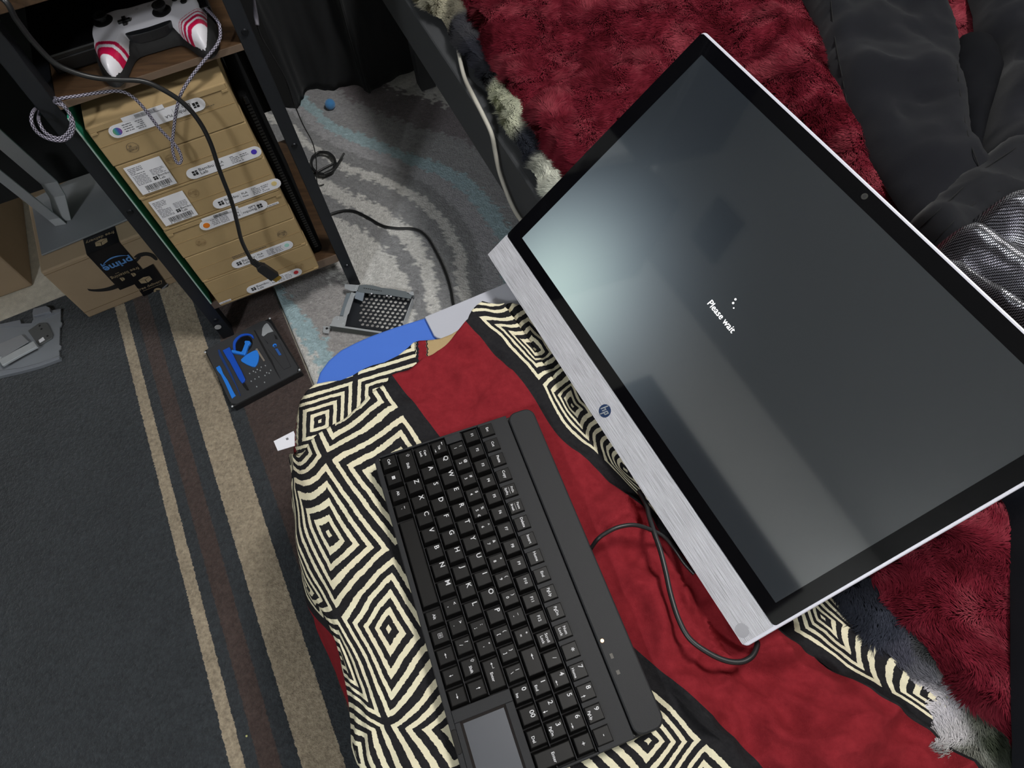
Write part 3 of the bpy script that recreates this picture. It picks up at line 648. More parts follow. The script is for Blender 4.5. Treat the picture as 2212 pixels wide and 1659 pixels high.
MB().prism([(.150, .0065), (.158, .011), (.150, .0155)], .0003, .0006, TF).build('play_icon', Mink, tp2)
MB().prism([(.118, .002), (.128, .0035), (.143, .009), (.143, .013), (.128, .007), (.118, .004)], -.0001, .0003, TF).prism([(.163, .013), (.180, .020), (.180, .017), (.163, .009)], -.0001, .0003, TF).build('silver_band', mat('tape_silver', '80828c', .4), tp2)
# long printed smile on the carton
mb = MB(); up = []; dn = []
for q_ in range(25):
    t = q_/24; x = .043+t*.128; y = .085-.026*math.sin(math.pi*min(t*1.15, 1))**.8*(1-.2*t)+.030*t*t; wd = .0032+.0030*math.sin(math.pi*t); up.append((x, y+wd)); dn.append((x, y-wd))
mb.prism(up+dn[::-1], 0, .0003, Th @ frame((0, -.0006, 0), (1, 0, 0), (0, 0, 1), (0, -1, 0))); mb.build('smile_mark', Mink, db)
Tc = Th @ frame((0, -.0006, 0), (1, 0, 0), (0, 0, 1), (0, -1, 0))
MB().prism(smoothloop([(.160, .119), (.172, .124), (.187, .120), (.196, .108), (.196, .092), (.191, .091), (.188, .104), (.181, .112), (.170, .114)], 3), 0, .0003, Tc).build('smile_tip', Mink, db)
# second, plain carton at the left border
b2 = root('brown_carton', S(-.50, .52, 0), 'plain brown cardboard carton at the left border of the photo', 'box')
MB().box(-.62, -.408, .362, .70-.04, .001, .20, TS).build('carton', Mcard2, b2, bevel=.004)
MB().box(-.62, -.408, .3612, .3624, .189, .1895, TS).build('crease', Mcardd, b2)
# metal monitor stand on the delivery box
Msilver = mat('brushed_aluminium', 'a2a5aa', .42, metal=.3, bump=.03, bscale=900)
ms = root('metal_stand', P(170, 480, HB+.002), 'silver metal monitor stand resting on the brown delivery box', 'stand')
pl = px2([(89.5, 551), (275, 474), (262, 330), (66, 432)], HB+.005)
cx_ = np.mean(pl, axis=0); MB().prism([tuple(p) for p in pl], HB+.0014, HB+.0055).build('foot_plate', mat('grey_anodised', '84878c', .5, metal=.2), ms, bevel=.001)
za = HB+.006
arm = [P(152, 474, za), P(126, 402, za+.05), P(60, 330, za+.14), P(-40, 235, za+.26)]
arm2 = [P(120, 480, za), P(60, 420, za+.02), P(-40, 330, za+.05)]
def strip(pts, wv, th, name, m, parent, bev=.001):
    mb = MB(); wv = np.array(wv); n = len(pts); vs = []; fs = []
    for i, p in enumerate(pts):
        tg = pts[min(i+1, n-1)]-pts[max(i-1, 0)]; tg = tg/np.linalg.norm(tg); nn_ = np.cross(tg, wv); nn_ = nn_/np.linalg.norm(nn_)*th/2
        for a, b in ((1, 1), (-1, 1), (-1, -1), (1, -1)): vs.append(tuple(p+wv*a+nn_*b))
    for i in range(n-1):
        for k_ in range(4): fs.append((i*4+k_, i*4+(k_+1) % 4, (i+1)*4+(k_+1) % 4, (i+1)*4+k_))
    fs += [(3, 2, 1, 0), tuple((n-1)*4+k_ for k_ in range(4))]
    mb.add(vs, fs); return mb.build(name, m, parent, bevel=bev)
wv = (P(152, 474, za)-P(120, 480, za))/2; wv[2] = 0
wvn = (P(20, 300, za+.2)-P(0, 262+60, za+.2))
a0 = P(137, 478, za); a1 = P(124, 424, za+.05); a2_ = P(106, 394, za+.085); a3 = P(-60, 248, .50)
strip([a0, a0+(a1-a0)*.5, a1, a2_, (a2_+a3)/2, a3], wv*1.05, .003, 'upright_bar', Msilver, ms)
c0 = P(132, 486, za-.0); c1 = P(116, 472, za+.015); c2 = P(-60, 332, .40)
strip([c0, c1, (c1+c2)/2, c2], wv*.75, .003, 'lower_bar', Msilver, ms)

# perforated sheet-metal panel with bracket on the striped rug
k = NT('perforated_sheet'); geo = k.n('ShaderNodeNewGeometry'); mp = k.n('ShaderNodeMapping'); mp.inputs['Rotation'].default_value = (0, 0, -YAW-.2); mp.inputs['Scale'].default_value = (330, 330, 330); k.l(geo.outputs['Position'], mp.inputs[0])
vo = k.n('ShaderNodeTexVoronoi', i_Scale=1.0, i_Randomness=0.0); k.l(mp.outputs[0], vo.inputs['Vector']); f = k.math('LESS_THAN', vo.outputs['Distance'], .30)
k.l(k.mix(f, srgb('868b92'), srgb('1a1c20')), k.b.inputs['Base Color']); k.b.inputs['Metallic'].default_value = .15; k.b.inputs['Roughness'].default_value = .45; Mperf = k.m
Mplain = mat('grey_sheet_metal', '868b94', .42, metal=.2)
mp_ = root('sheet_metal_cover', P(60, 740, .012), 'grey perforated sheet metal cover lying on the striped rug at the left border', 'cover')
out = [(-60, 715), (0, 700), (43, 691), (45, 699), (68, 698), (72, 690), (70, 676), (72, 667), (98, 661), (107, 664), (108, 671), (131, 667), (131, 695), (134, 697), (133, 703), (129, 707), (128, 745), (132, 747), (131, 753), (127, 757), (128, 768), (105, 777), (85, 784), (43, 795), (0, 800), (-60, 815)]
prism_px('sheet', out, .014, .017, Mperf, mp_)
prism_px('rolled_edge', [(-60, 815), (0, 800), (43, 795), (85, 784), (128, 768), (128, 775), (85, 791), (40, 803), (0, 812), (-60, 828)], .012, .022, Mplain, mp_, bevel=.001)
prism_px('flange', [(70, 676), (72, 667), (98, 660), (107, 664), (108, 673), (72, 683)], .017, .024, Mplain, mp_, bevel=.001)
prism_px('border_strip', [(43, 691), (45, 699), (68, 698), (74, 690), (131, 668), (131, 674), (78, 696), (70, 703), (44, 705), (0, 706), (0, 700)], .017, .0182, Mplain, mp_)
br = prism_px('bracket_plate', [(60, 714), (85, 697), (100, 697), (106, 705), (114, 722), (112, 730), (85, 746), (75, 735)], .0175, .021, mat('bracket_grey', '6f7274', .45, metal=.5), mp_, bevel=.001)
for q_ in ((86, 704), (90, 711), (103, 726)): MB().cyl(P(*q_, .0205), (0, 0, 1), .0022, .0009, 14).build('hole', Mink, br)
mb = MB(); sqp = px2([(83, 735), (93, 728), (97, 734), (86, 741)], .0215); mb.prism(sqp, .0212, .0217); mb.build('printed_square', Mpaper, br)
strip([P(78, 744, .030), P(40, 764, .030), P(3, 785, .030)], (P(74, 738, .03)-P(82, 750, .03))/2*np.array([1, 1, 0]), .006, 'rail', Msteel, mp_)
prism_px('guard', [(46, 722), (62, 738), (5, 772), (-30, 780), (-30, 755)], .022, .024, mat('satin_steel', '9a9da3', .3, metal=.3), mp_, bevel=.001)
MB().box(-.006, .006, -.004, .004, .018, .03, Matrix.Translation(P(12, 788, 0))).box(-.012, -.004, -.006, .003, .018, .026, Matrix.Translation(P(25, 786, 0))).build('clip', Msteel, mp_, bevel=.0008)

# ---------------------------------------------------------------- tool kit
ZK = .034
tk = root('tool_kit', P(545, 785, .012), 'black foam tool kit tray with blue repair tools and bits on the striped rug', 'tool kit')
oc = [(441, 757), (583, 686), (651, 801), (503, 879)]
cs_ = px2(oc, ZK-.004); MB().prism(cs_, .0115, ZK-.004).build('case', Mblackplastic, tk, bevel=.002)
fo = [(446, 762), (447, 754), (560, 695), (568, 692), (580, 694), (585, 698), (643, 792), (641, 804), (511, 872), (500, 871), (495, 865)]
prism_px('foam_tray', fo, ZK-.0045, ZK, mat('black_foam', '37383b', .95, bump=.5, bscale=1500), tk, bevel=.0012)
for q_ in ((443.5, 761), (583, 688), (647, 799), (502, 878)): MB().lathe([(.0022, 0), (.0022, .0012), (.001, .002)], 14, Matrix.Translation(P(*q_, ZK-.004))).build('corner_rivet', Msteel, tk)
def kp(x, y): return (440+x/7.9, 680+y/7.9)
Mtb = mat('tool_blue', '2f86f0', .4); Mtb2 = mat('tool_deep_blue', '1e55c8', .4); Mfoamdark = mat('foam_recess', '151517', .95)
def tool(name, pts, z1, m, bev=.0006, label=None):
    o_ = prism_px(name, [kp(*p) for p in pts], ZK-.001, ZK+z1, m, tk, bevel=bev)
    if label: o_['label'] = label
    return o_
tool('spudger', [(208, 900), (268, 862), (292, 900), (330, 1000), (410, 1120), (500, 1300), (545, 1378), (478, 1425), (440, 1340), (360, 1160), (290, 1020), (230, 950)], .0018, Mtb, label='bright blue opening tool')
tool('brush_handle', [(320, 605), (440, 545), (470, 620), (560, 800), (640, 950), (705, 1095), (690, 1135), (650, 1165), (600, 1100), (440, 800), (400, 745)], .0035, Mtb2, .001, label='deep blue brush handle')
tool('brush_bristles', [(655, 1180), (695, 1155), (765, 1275), (735, 1282)], .0025, mat('bristles', '0a0a0b', .9), .0003)
tool('tweezer', [(240, 600), (270, 590), (330, 720), (480, 1010), (600, 1290), (632, 1380), (620, 1380), (540, 1200), (400, 940), (300, 760), (262, 690)], .0010, mat('navy_tool', '1f3f7c', .5), .0002)
tool('opening_pick', smoothloop([(632, 765), (760, 660), (890, 600), (925, 640), (940, 700), (925, 800), (870, 885), (780, 865), (680, 815)], 2), .0028, Mtb, label='bright blue triangular opening pick')
tool('steel_card', [(990, 350), (1000, 230), (1030, 175), (1070, 142), (1095, 150), (1188, 280), (1090, 310), (1018, 365)], .0008, Msteel, .0002, label='steel opening card')
tool('metal_bar', [(878, 585), (912, 568), (1042, 770), (1018, 790)], .002, mat('beige_metal', 'a39a90', .4, metal=.4))
tool('tweezers_slot', [(850, 260), (880, 270), (1010, 500), (1140, 740), (1160, 790), (1130, 790), (960, 480)], .0002, Mfoamdark, 0)
tool('tweezers', [(1120, 760), (1150, 750), (1230, 930), (1305, 1085), (1240, 985), (1180, 870)], .0012, mat('dark_steel', '3c3e42', .4, metal=.7), .0002)
tool('slot', [(1030, 410), (1100, 480), (1095, 500), (1060, 450)], .0002, Mfoamdark, 0)
tool('slot', [(1195, 330), (1240, 360), (1270, 420), (1225, 415)], .0002, Mfoamdark, 0)
mb = MB()
for A_, B_ in (((1100, 590), (1370, 935)), ((1370, 935), (1490, 885)), ((1490, 885), (1300, 480))):
    a, b = np.array(kp(*A_)), np.array(kp(*B_)); nn_ = np.array([-(b-a)[1], (b-a)[0]]); nn_ = nn_/np.linalg.norm(nn_)*.35; mb.prism(px2([a+nn_, b+nn_, b-nn_, a-nn_], ZK), ZK, ZK+.0002)
mb.build('slot_outline', Mfoamdark, tk)
ring = [kp(*p) for p in smoothloop([(830, 345), (760, 320), (650, 330), (560, 385), (505, 460), (500, 560), (520, 620), (545, 600), (540, 520), (560, 450), (620, 380), (700, 350), (790, 352), (835, 400), (850, 390)], 3)]
tool('suction_cup', smoothloop([(520, 480), (600, 380), (720, 350), (810, 400), (830, 500), (780, 590), (690, 640), (560, 620)], 3), .0012, mat('dark_suction_rubber', '15171c', .25), .0004)
prism_px('suction_ring', ring, ZK-.001, ZK+.003, Mtb2, tk)
tool('suction_handle', [(690, 460), (710, 438), (780, 442), (798, 468), (780, 505), (760, 520), (715, 650), (700, 682), (480, 640), (468, 610), (485, 592), (640, 628), (655, 610), (700, 490)], .006, Mtb, .001, label='bright blue suction cup handle')
MB().cyl(P(*kp(1218, 532), ZK-.001), (0, 0, 1), .0042, .0028, 24).build('screwdriver_cap', Mtb, tk, bevel=.0004)
tool('screwdriver_shaft', [(1215, 580), (1260, 570), (1328, 680), (1282, 692)], .0015, mat('blue_shaft', '2b5ca8', .5), .0004)
MB().box(-.003, .003, -.0006, .0006, 0, .0004, Matrix.Translation(P(*kp(1218, 532), ZK+.0018)) @ Matrix.Rotation(.6, 4, 'Z')).box(-.0006, .0006, -.003, .003, 0, .0004, Matrix.Translation(P(*kp(1218, 532), ZK+.0018)) @ Matrix.Rotation(.6, 4, 'Z')).build('cross_slot', Mink, tk)
bits = [(1055, 872), (985, 897), (918, 937), (851, 968), (787, 1007), (1147, 952), (1078, 992), (945, 1065), (878, 1100), (814, 1137), (1042, 1157), (908, 1230), (1120, 1000), (1050, 1040), (890, 985), (968, 955)]
me0 = None
for q_ in bits:
    if me0 is None:
        c = MB().lathe([(.0013, -.001), (.0013, .0012), (.0009, .0022), (.0004, .0024)], 10, Matrix.Translation(P(*kp(*q_), ZK))).build('bit', Msteel, tk); me0 = c; p0_ = P(*kp(*q_), ZK)
    else:
        c2_ = me0.copy(); COL.objects.link(c2_); c2_.location = Vector(P(*kp(*q_), ZK)-p0_)

# ---------------------------------------------------------------- drive cage
zc0, zc1 = .0165, .032
dc = root('drive_cage', P(800, 680, .016), 'galvanised metal drive cage with hexagonal holes lying on the swirl rug', 'drive cage')
def hp2(x, y): return (690+x/9.217, 590+y/9.217)
floorp = [hp2(*p) for p in [(760, 240), (1870, 420), (1840, 520), (1650, 1030), (1230, 1200), (520, 1060), (210, 1020)]]
bp = px2([hp2(700, 330), hp2(1870, 470), hp2(1600, 1250), hp2(450, 1090)], .0185)
bp = [np.array(p) for p in bp]; ux_ = (bp[1]-bp[0]); L1 = np.linalg.norm(ux_); ux_ /= L1; uy_ = np.array([-ux_[1], ux_[0]])*np.sign((bp[3]-bp[0])@np.array([-ux_[1], ux_[0]])); L2 = (bp[3]-bp[0])@uy_
sk = ((bp[3]-bp[0])@ux_)/L2
def q2(a, b): return tuple(bp[0]+ux_*(a+sk*b)+uy_*b)
holes = []; pit = L1/12.3; rh = pit*.40
for r_ in range(1, 40):
    b = r_*pit*.5*math.sqrt(3)
    if b > L2-.012: break
    for c_ in range(0, 14):
        a = .018+c_*pit+(pit/2 if r_ % 2 else 0)-sk*b+.25*b
        if .012 < a < L1-.008: holes.append([(a+rh*math.cos(math.radians(60*k_+30)), b+rh*math.sin(math.radians(60*k_+30))) for k_ in range(6)])
b_out = [(0, 0), (L1, 0), (L1, L2), (0, L2)]
v2, f2, _ = tri2d(b_out, .05, holes); vw = [q2(a, b) for a, b in v2]
mb = MB(); sg = (vw[f2[0][1]][0]-vw[f2[0][0]][0])*(vw[f2[0][2]][1]-vw[f2[0][0]][1])-(vw[f2[0][1]][1]-vw[f2[0][0]][1])*(vw[f2[0][2]][0]-vw[f2[0][0]][0])
if sg < 0: f2 = [t[::-1] for t in f2]
mb.add([(p[0], p[1], .0185) for p in vw], f2)
o = mb.build('perforated_floor', mat('dark_cage_steel', '3d4046', .4, metal=.6), dc); m_ = o.modifiers.new('t', 'SOLIDIFY'); m_.thickness = .0012
def wallseg(name, A_, B_, z0_, z1_, th=.0012, m=Msteel):
    a = P(*hp2(*A_), z1_); b = P(*hp2(*B_), z1_); d = (b-a)/np.linalg.norm(b-a); n_ = np.array([-d[1], d[0], 0])*th/2
    return MB().prism([tuple((a+n_)[:2]), tuple((b+n_)[:2]), tuple((b-n_)[:2]), tuple((a-n_)[:2])], z0_, z1_).build(name, m, dc)
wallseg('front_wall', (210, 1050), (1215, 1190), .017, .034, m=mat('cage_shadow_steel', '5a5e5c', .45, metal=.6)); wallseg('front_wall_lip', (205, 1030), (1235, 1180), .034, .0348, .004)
wallseg('back_wall', (780, 240), (1870, 400), .017, .034); wallseg('right_wall', (1850, 500), (1660, 1010), .017, .034)
def plate(name, pts, z, m=Msteel, th=.0012, bev=.0004): return prism_px(name, [hp2(*p) for p in pts], z-th, z, m, dc, bevel=bev)
plate('back_flange', [(770, 240), (900, 225), (1060, 240), (1250, 290), (1440, 310), (1730, 365), (1760, 410), (1840, 430), (1820, 510), (1400, 440), (970, 400), (760, 370)], .0345, mat('cage_steel_dark', '7b8388', .38, metal=.3))
lf = plate('left_bracket', [(630, 380), (720, 400), (690, 470), (590, 790), (560, 830), (510, 1050), (380, 1050), (225, 1020), (270, 900), (330, 850), (470, 860), (510, 700), (600, 460)], .035)
plate('corner_plate', [(500, 215), (790, 235), (740, 360), (620, 350), (500, 300)], .038)
plate('upper_plate', [(790, 330), (900, 380), (860, 560), (700, 500), (720, 380)], .0335, mat('cage_steel_blue', '98a3b0', .35, metal=.3))
plate('side_strip', [(540, 400), (620, 390), (470, 850), (400, 850)], .028, mat('cage_steel_shade', '8a959e', .35, metal=.3))
ft = plate('mounting_tab', [(75, 1050), (230, 1060), (180, 1200), (70, 1180)], .022); MB().cyl(P(*hp2(150, 1105), .0215), (0, 0, 1), .0028, .0008, 14).build('slot_hole', Mink, ft)
plate('mounting_tab', [(1770, 400), (1810, 360), (1870, 365), (1885, 430), (1850, 440)], .0355)
for q_ in ((730, 255), (710, 310), (675, 440), (370, 870), (370, 910), (500, 890), (465, 995), (1040, 410), (1345, 455), (1425, 465)):
    MB().lathe([(.0018, 0), (.0018, .0008), (.0008, .0012)], 12, Matrix.Translation(P(*hp2(*q_), .0350 if q_[0] < 700 else .0375))).build('rivet', Mwhiteplastic if q_[0] > 1000 else Msteel, dc)
for q_ in range(9): plate('vent_slot', [(880+q_*42, 290+q_*7), (905+q_*42, 294+q_*7), (905+q_*42, 306+q_*7), (880+q_*42, 302+q_*7)], .0352, Mink, .0004, 0)

# ---------------------------------------------------------------- blue table
ZTB = .434
tab = root('blue_table', P(900, 900, 0), 'low table with a smooth blue plastic top and rounded corner under the patterned cloth', 'table')
op = [(1130, 598), (1010, 648), (930, 681), (850, 706), (800, 724), (768, 738), (735, 755), (708, 778), (690, 803), (681, 830), (684, 900), (690, 1000), (705, 1150), (740, 1300), (800, 1480), (880, 1660), (1000, 1850), (1500, 1900), (1730, 1760), (1700, 1500), (1560, 1250), (1400, 950), (1290, 720), (1200, 610)]
tpw = px2(op, ZTB)
MB().prism(tpw, ZTB-.022, ZTB).build('table_top', Mblue, tab, bevel=.004, seg=3, smooth=False)
for q_ in ((800, 800), (1150, 700), (900, 1450), (1560, 1500)):
    p = P(*q_, ZTB); MB().cyl((p[0], p[1], .012), (0, 0, 1), .014, ZTB-.034, 20, r2=.019).build('leg', Mblackmetal, tab)

# ---------------------------------------------------------------- all-in-one computer
mo = np.array([-.0764, .5692, .488]); ux = np.array([.4662, -.8839, -.0365]); uy = np.array([.7249, .3580, .5885])
ux /= np.linalg.norm(ux); uy -= ux*(uy@ux); uy /= np.linalg.norm(uy); un = np.cross(ux, uy); TMn = frame(mo, ux, uy, un)
MW, MH = .540, .353
pc = root('desktop_computer', mo, 'large silver framed all-in-one computer showing Please wait, tilted back on its stand', 'computer')
Msilverw = mat('pearl_silver_frame', 'dcdce8', .35, metal=.1)
MB().prism(rrect(0, MW, 0, MH, .006), -.011, -.0006, TMn).build('housing', Msilverw, pc, bevel=.0012)
MB().prism(rrect(.04, MW-.04, .012, MH-.04, .02), -.040, -.0105, TMn, tap=-.0).build('back_cover', mat('grey_back', '9a9aa2', .5), pc, bevel=.008, seg=3)
Mglass = mat('bezel_glass', '07070a', .04, spec=.5)
MB().prism(rrect(.0008, MW-.0030, .0365, MH-.0030, .004), -.0008, .0002, TMn).build('bezel_glass', Mglass, pc)
k = NT('dark_screen'); tcs = k.n('ShaderNodeUVMap'); sx = k.n('ShaderNodeSeparateXYZ'); k.l(tcs.outputs[0], sx.inputs[0])
k.b.inputs['Base Color'].default_value = (.004, .0045, .006, 1); k.b.inputs['Roughness'].default_value = .05; k.b.inputs['IOR'].default_value = 2.7; k.b.inputs['Specular IOR Level'].default_value = .5
# backlight of a nearly black picture: even grey with bleed at the lower left edge of the panel
dx_ = k.math('MULTIPLY', k.math('SUBTRACT', sx.outputs[0], .17), 4.0); dy_ = k.math('MULTIPLY', k.math('SUBTRACT', sx.outputs[1], -.04), 2.2)
r2 = k.math('ADD', k.math('MULTIPLY', dx_, dx_), k.math('MULTIPLY', dy_, dy_)); gl = k.math('POWER', 2.718, k.math('MULTIPLY', r2, -1.3))
k.b.inputs['Emission Color'].default_value = (.78, .92, 1, 1)
E0 = k.math('MULTIPLY_ADD', gl, .50, .020); 
k.l(E0, k.b.inputs['Emission Strength']); em = k.mix(gl, (.68, .84, 1.0), (.78, 1.0, .97)); k.l(em, k.b.inputs['Emission Color'])
mb = MB().add([(.0215, .051, .0003), (.5205, .051, .0003), (.5205, .3342, .0003), (.0215, .3342, .0003)], [(0, 1, 2, 3)], TMn); me = mb.mesh('display'); ul = me.uv_layers.new(name='UVMap')
for li, c_ in enumerate(((0, 0), (1, 0), (1, 1), (0, 1))): ul.data[li].uv = c_
disp = link('display', me, k.m, pc)
Mlit = mat('lit_pixels', 'ffffff', .5, emit=('ffffff', 1.3))
text('screen_text', 'Please wait', .0094, TMn @ Matrix.Translation((.2684, .1762, .0005)), Mlit, disp, bold=.00002)
mb = MB()
for x_, y_, r_ in ((.2640, .1975, .0011), (.2655, .1935, .0011), (.2700, .1908, .0007)): mb.cyl((x_, y_, .0004), (0, 0, 1), r_, .0002, 14, TMn)
mb.build('loading_dots', Mlit, disp)
# woven chin
k = NT('woven_chin'); uvn = k.n('ShaderNodeUVMap'); mp = k.n('ShaderNodeMapping'); mp.inputs['Scale'].default_value = (26, 1500, 1); k.l(uvn.outputs[0], mp.inputs[0])
n1 = k.noise(1.0, 3, .7, vec=mp.outputs[0]); mp2 = k.n('ShaderNodeMapping'); mp2.inputs['Scale'].default_value = (0, 1, 0); k.l(uvn.outputs[0], mp2.inputs[0])
wv_ = k.n('ShaderNodeTexWave', i_Scale=330.0, i_Distortion=2.5, bands_direction='Y'); k.l(uvn.outputs[0], wv_.inputs['Vector']); wv_.inputs['Detail Scale'].default_value = 20
f = k.math('ADD', k.math('MULTIPLY', n1, .75), k.math('MULTIPLY', wv_.outputs[1], .25)); cr = k.n('ShaderNodeValToRGB'); cr.color_ramp.elements[0].position = .33; cr.color_ramp.elements[0].color = (*srgb('85868c'), 1)
cr.color_ramp.elements[1].position = .62; cr.color_ramp.elements[1].color = (*srgb('e6e6ee'), 1); k.l(f, cr.inputs[0]); k.l(cr.outputs[0], k.b.inputs['Base Color']); k.b.inputs['Roughness'].default_value = .5; k.b.inputs['Metallic'].default_value = .15; k.bump(f, .4, .0006)
mb = MB().box(.0012, MW-.0035, .0012, .0360, -.0008, .0008, TMn); me = mb.mesh('chin_grille'); ul = me.uv_layers.new(name='UVMap')
lv = [(.0012, .0012), (MW-.0035, .0012), (MW-.0035, .036), (.0012, .036)]
for p in me.polygons:
    for li, vi in zip(p.loop_indices, p.vertices): ul.data[li].uv = lv[vi % 4]
chin = link('chin_grille', me, k.m, pc)
TL = TMn @ Matrix.Translation((.2675, .0160, .0008)); Mnavy = mat('logo_navy', '2a3f66', .35, metal=.3); Mchrome = mat('logo_silver', 'd9e2ea', .2, metal=.6)
MB().cyl((0, 0, 0), (0, 0, 1), .0074, .0004, 40, TL).build('logo_disc', Mnavy, chin)
Tl2 = TL @ Matrix.Translation((0, 0, .0006)); sh = Matrix(((1, .30, 0, 0), (0, 1, 0, 0), (0, 0, 1, 0), (0, 0, 0, 1))); mb = MB(); Ts = Tl2 @ sh
mb.box(-.0046, -.0032, -.0026, .0066, 0, .0002, Ts).box(-.0032, -.0010, .0014, .0026, 0, .0002, Ts).box(-.0016, -.0003, -.0026, .0026, 0, .0002, Ts)
mb.box(.0009, .0022, -.0066, .0026, 0, .0002, Ts).box(.0022, .0044, .0014, .0026, 0, .0002, Ts).box(.0022, .0044, -.0026, -.0014, 0, .0002, Ts).box(.0036, .0049, -.0026, .0026, 0, .0002, Ts)
mb.build('logo_letters', Mchrome, chin)
k = mat('clear_sticker', 'a9a9b0', .25); MB().cyl((.526, .0085, .0008), (0, 0, 1), .0066, .0003, 32, TMn).build('round_sticker', k, chin)
wcm = MB().cyl((.2667, .3432, .0002), (0, 0, 1), .0030, .0002, 24, TMn).build('webcam', mat('webcam_ring', '3a3a38', .3), pc); MB().cyl((.2667, .3432, .0004), (0, 0, 1), .0016, .0001, 20, TMn).build('lens', Mink, wcm)
# stand: plate on the table and neck behind the panel
Mfoot = mat('satin_silver', 'bcbec9', .4, metal=.1, bump=.03, bscale=200)
fp_ = [(917, 684), (1005, 648), (1095, 610), (1185, 640), (1200, 700), (1120, 745), (1010, 738), (960, 733), (944, 729), (937, 724)]
prism_px('stand_foot', fp_, ZTB+.0006, ZTB+.0052, Mfoot, pc, bevel=.0012)
nk0 = P(1130, 690, ZTB+.004); nk1 = np.array(TMn @ Vector((.15, .06, -.036)))
strip([nk0, nk0+np.array([.03, .01, .004]), nk1], ux*.03, .006, 'stand_neck', Mfoot, pc)

# ---------------------------------------------------------------- keyboard
ko = np.array([-.1794, .2838, .4876]); kx = np.array([.34, -.9403, -.0125]); ky = np.array([.9384, .3402, -.0603])
kx /= np.linalg.norm(kx); ky -= kx*(ky@kx); ky /= np.linalg.norm(ky); kn = np.cross(kx, ky); TKB = frame(ko, kx, ky, kn)
kb = root('keyboard', ko, 'compact black keyboard with number keys and touchpad lying on the patterned cloth', 'keyboard')
U = .019; VV = .01885
Mcase = mat('keyboard_case', '1f2023', .55, spec=.32, bump=.25, bscale=2600, bdist=.0004)
Mwell = mat('key_well', '161617', .9, var=.5, vscale=400)
Mkey = mat('key_black', '131212', .42, spec=.3, bump=.08, bscale=3000, bdist=.0002)
Mleg = mat('key_legend', 'd6d6da', .6)
u0, u1, v0, v1 = -.62*U, 17.66*U, -.80*VV, 9.10*VV
body = rrect(u0, u1, v0, v1, .010)
MB().prism([(x, y) for x, y in body], -.0265, -.0095, TKB).build('lower_case', Mblackplastic, kb, bevel=.002)
fr = MB()
def cbox(a, b, c, d, z0_, z1_): return MB().box(a*U, b*U, c*VV, d*VV, z0_, z1_, TKB)
MB().prism([(x, y) for x, y in rrect(u0, u1, 7.47*VV, v1, .0105)[:]], -.0096, -.0022, TKB).build('rear_cover', Mcase, kb, bevel=.0018)
MB().box(u0+.0004, u1-.0004, 5.58*VV, 7.42*VV, -.0096, -.0030, TKB).build('deck_plate', Mcase, kb, bevel=.0006)
for nm, a, b, c, d in (('rim_strip', -.62, -.50, -.45, 5.58), ('rim_strip', 17.54, 17.66, -.45, 5.58)): cbox(a, b, c, d, -.0096, -.0035).build(nm, Mcase, kb, bevel=.0006)
MB().prism([(u0+.004, v0+.0002), (u1-.004, v0+.0002), (u1-.0003, v0+.004), (u1-.0003, -.49*VV), (u0+.0003, -.49*VV), (u0+.0003, v0+.004)], -.0096, -.0045, TKB).build('front_rim', Mcase, kb, bevel=.0014)
cbox(-.50, 17.54, -.49, 5.58, -.0098, -.0088).build('key_bed', Mwell, kb)
cbox(-.50, .02, 3.50, 4.46, -.0088, -.0032).build('blank_plate', Mcase, kb, bevel=.0004)
# key bed ridges between rows (thin raised ribs)
mb = MB()
for r_ in range(7):
    y = (r_-.5)*VV
    if r_ > 0: mb.box(-.48*U, (13.5 if r_ < 3 else 17.5)*U, y-.0004, y+.0004, -.0088, -.0052, TKB)
mb.build('row_ribs', Mcase, kb)
# touchpad block
px0, px1, py0, py1 = 14.14, 17.30, -.22, 2.10
for a, b, c, d in ((13.56, px0, -.49, 2.52), (px1, 17.54, -.49, 2.52), (px0, px1, py1, 2.52), (px0, px1, -.49, py0)): cbox(a, b, c, d, -.0090, -.0034).build('touchpad_surround', Mcase, kb, bevel=.0005)
Mpadf = mat('touchpad_bevel', '2a2523', .35)
x0_, x1_, y0_, y1_ = px0*U, px1*U, py0*VV, py1*VV; ib = .0022
vs = [(x0_, y0_, -.0036), (x1_, y0_, -.0036), (x1_, y1_, -.0036), (x0_, y1_, -.0036), (x0_+ib, y0_+ib, -.0066), (x1_-ib, y0_+ib, -.0066), (x1_-ib, y1_-ib, -.0066), (x0_+ib, y1_-ib, -.0066)]
MB().add(vs, [(0, 1, 5, 4), (1, 2, 6, 5), (2, 3, 7, 6), (3, 0, 4, 7)], TKB).build('touchpad_bevel', Mpadf, kb)
MB().box(x0_+ib, x1_-ib, y0_+ib, y1_-ib, -.0088, -.0066, TKB).build('touchpad', mat('touchpad_surface', '44474f', .38, spec=.7, bump=.1, bscale=4000, bdist=.0002), kb)
bt = MB().prism(rrect(14.35*U, 15.45*U, -.78*VV, -.50*VV, .0024), -.0046, -.0036, TKB).build('scroll_button', Mkey, kb, bevel=.0008)
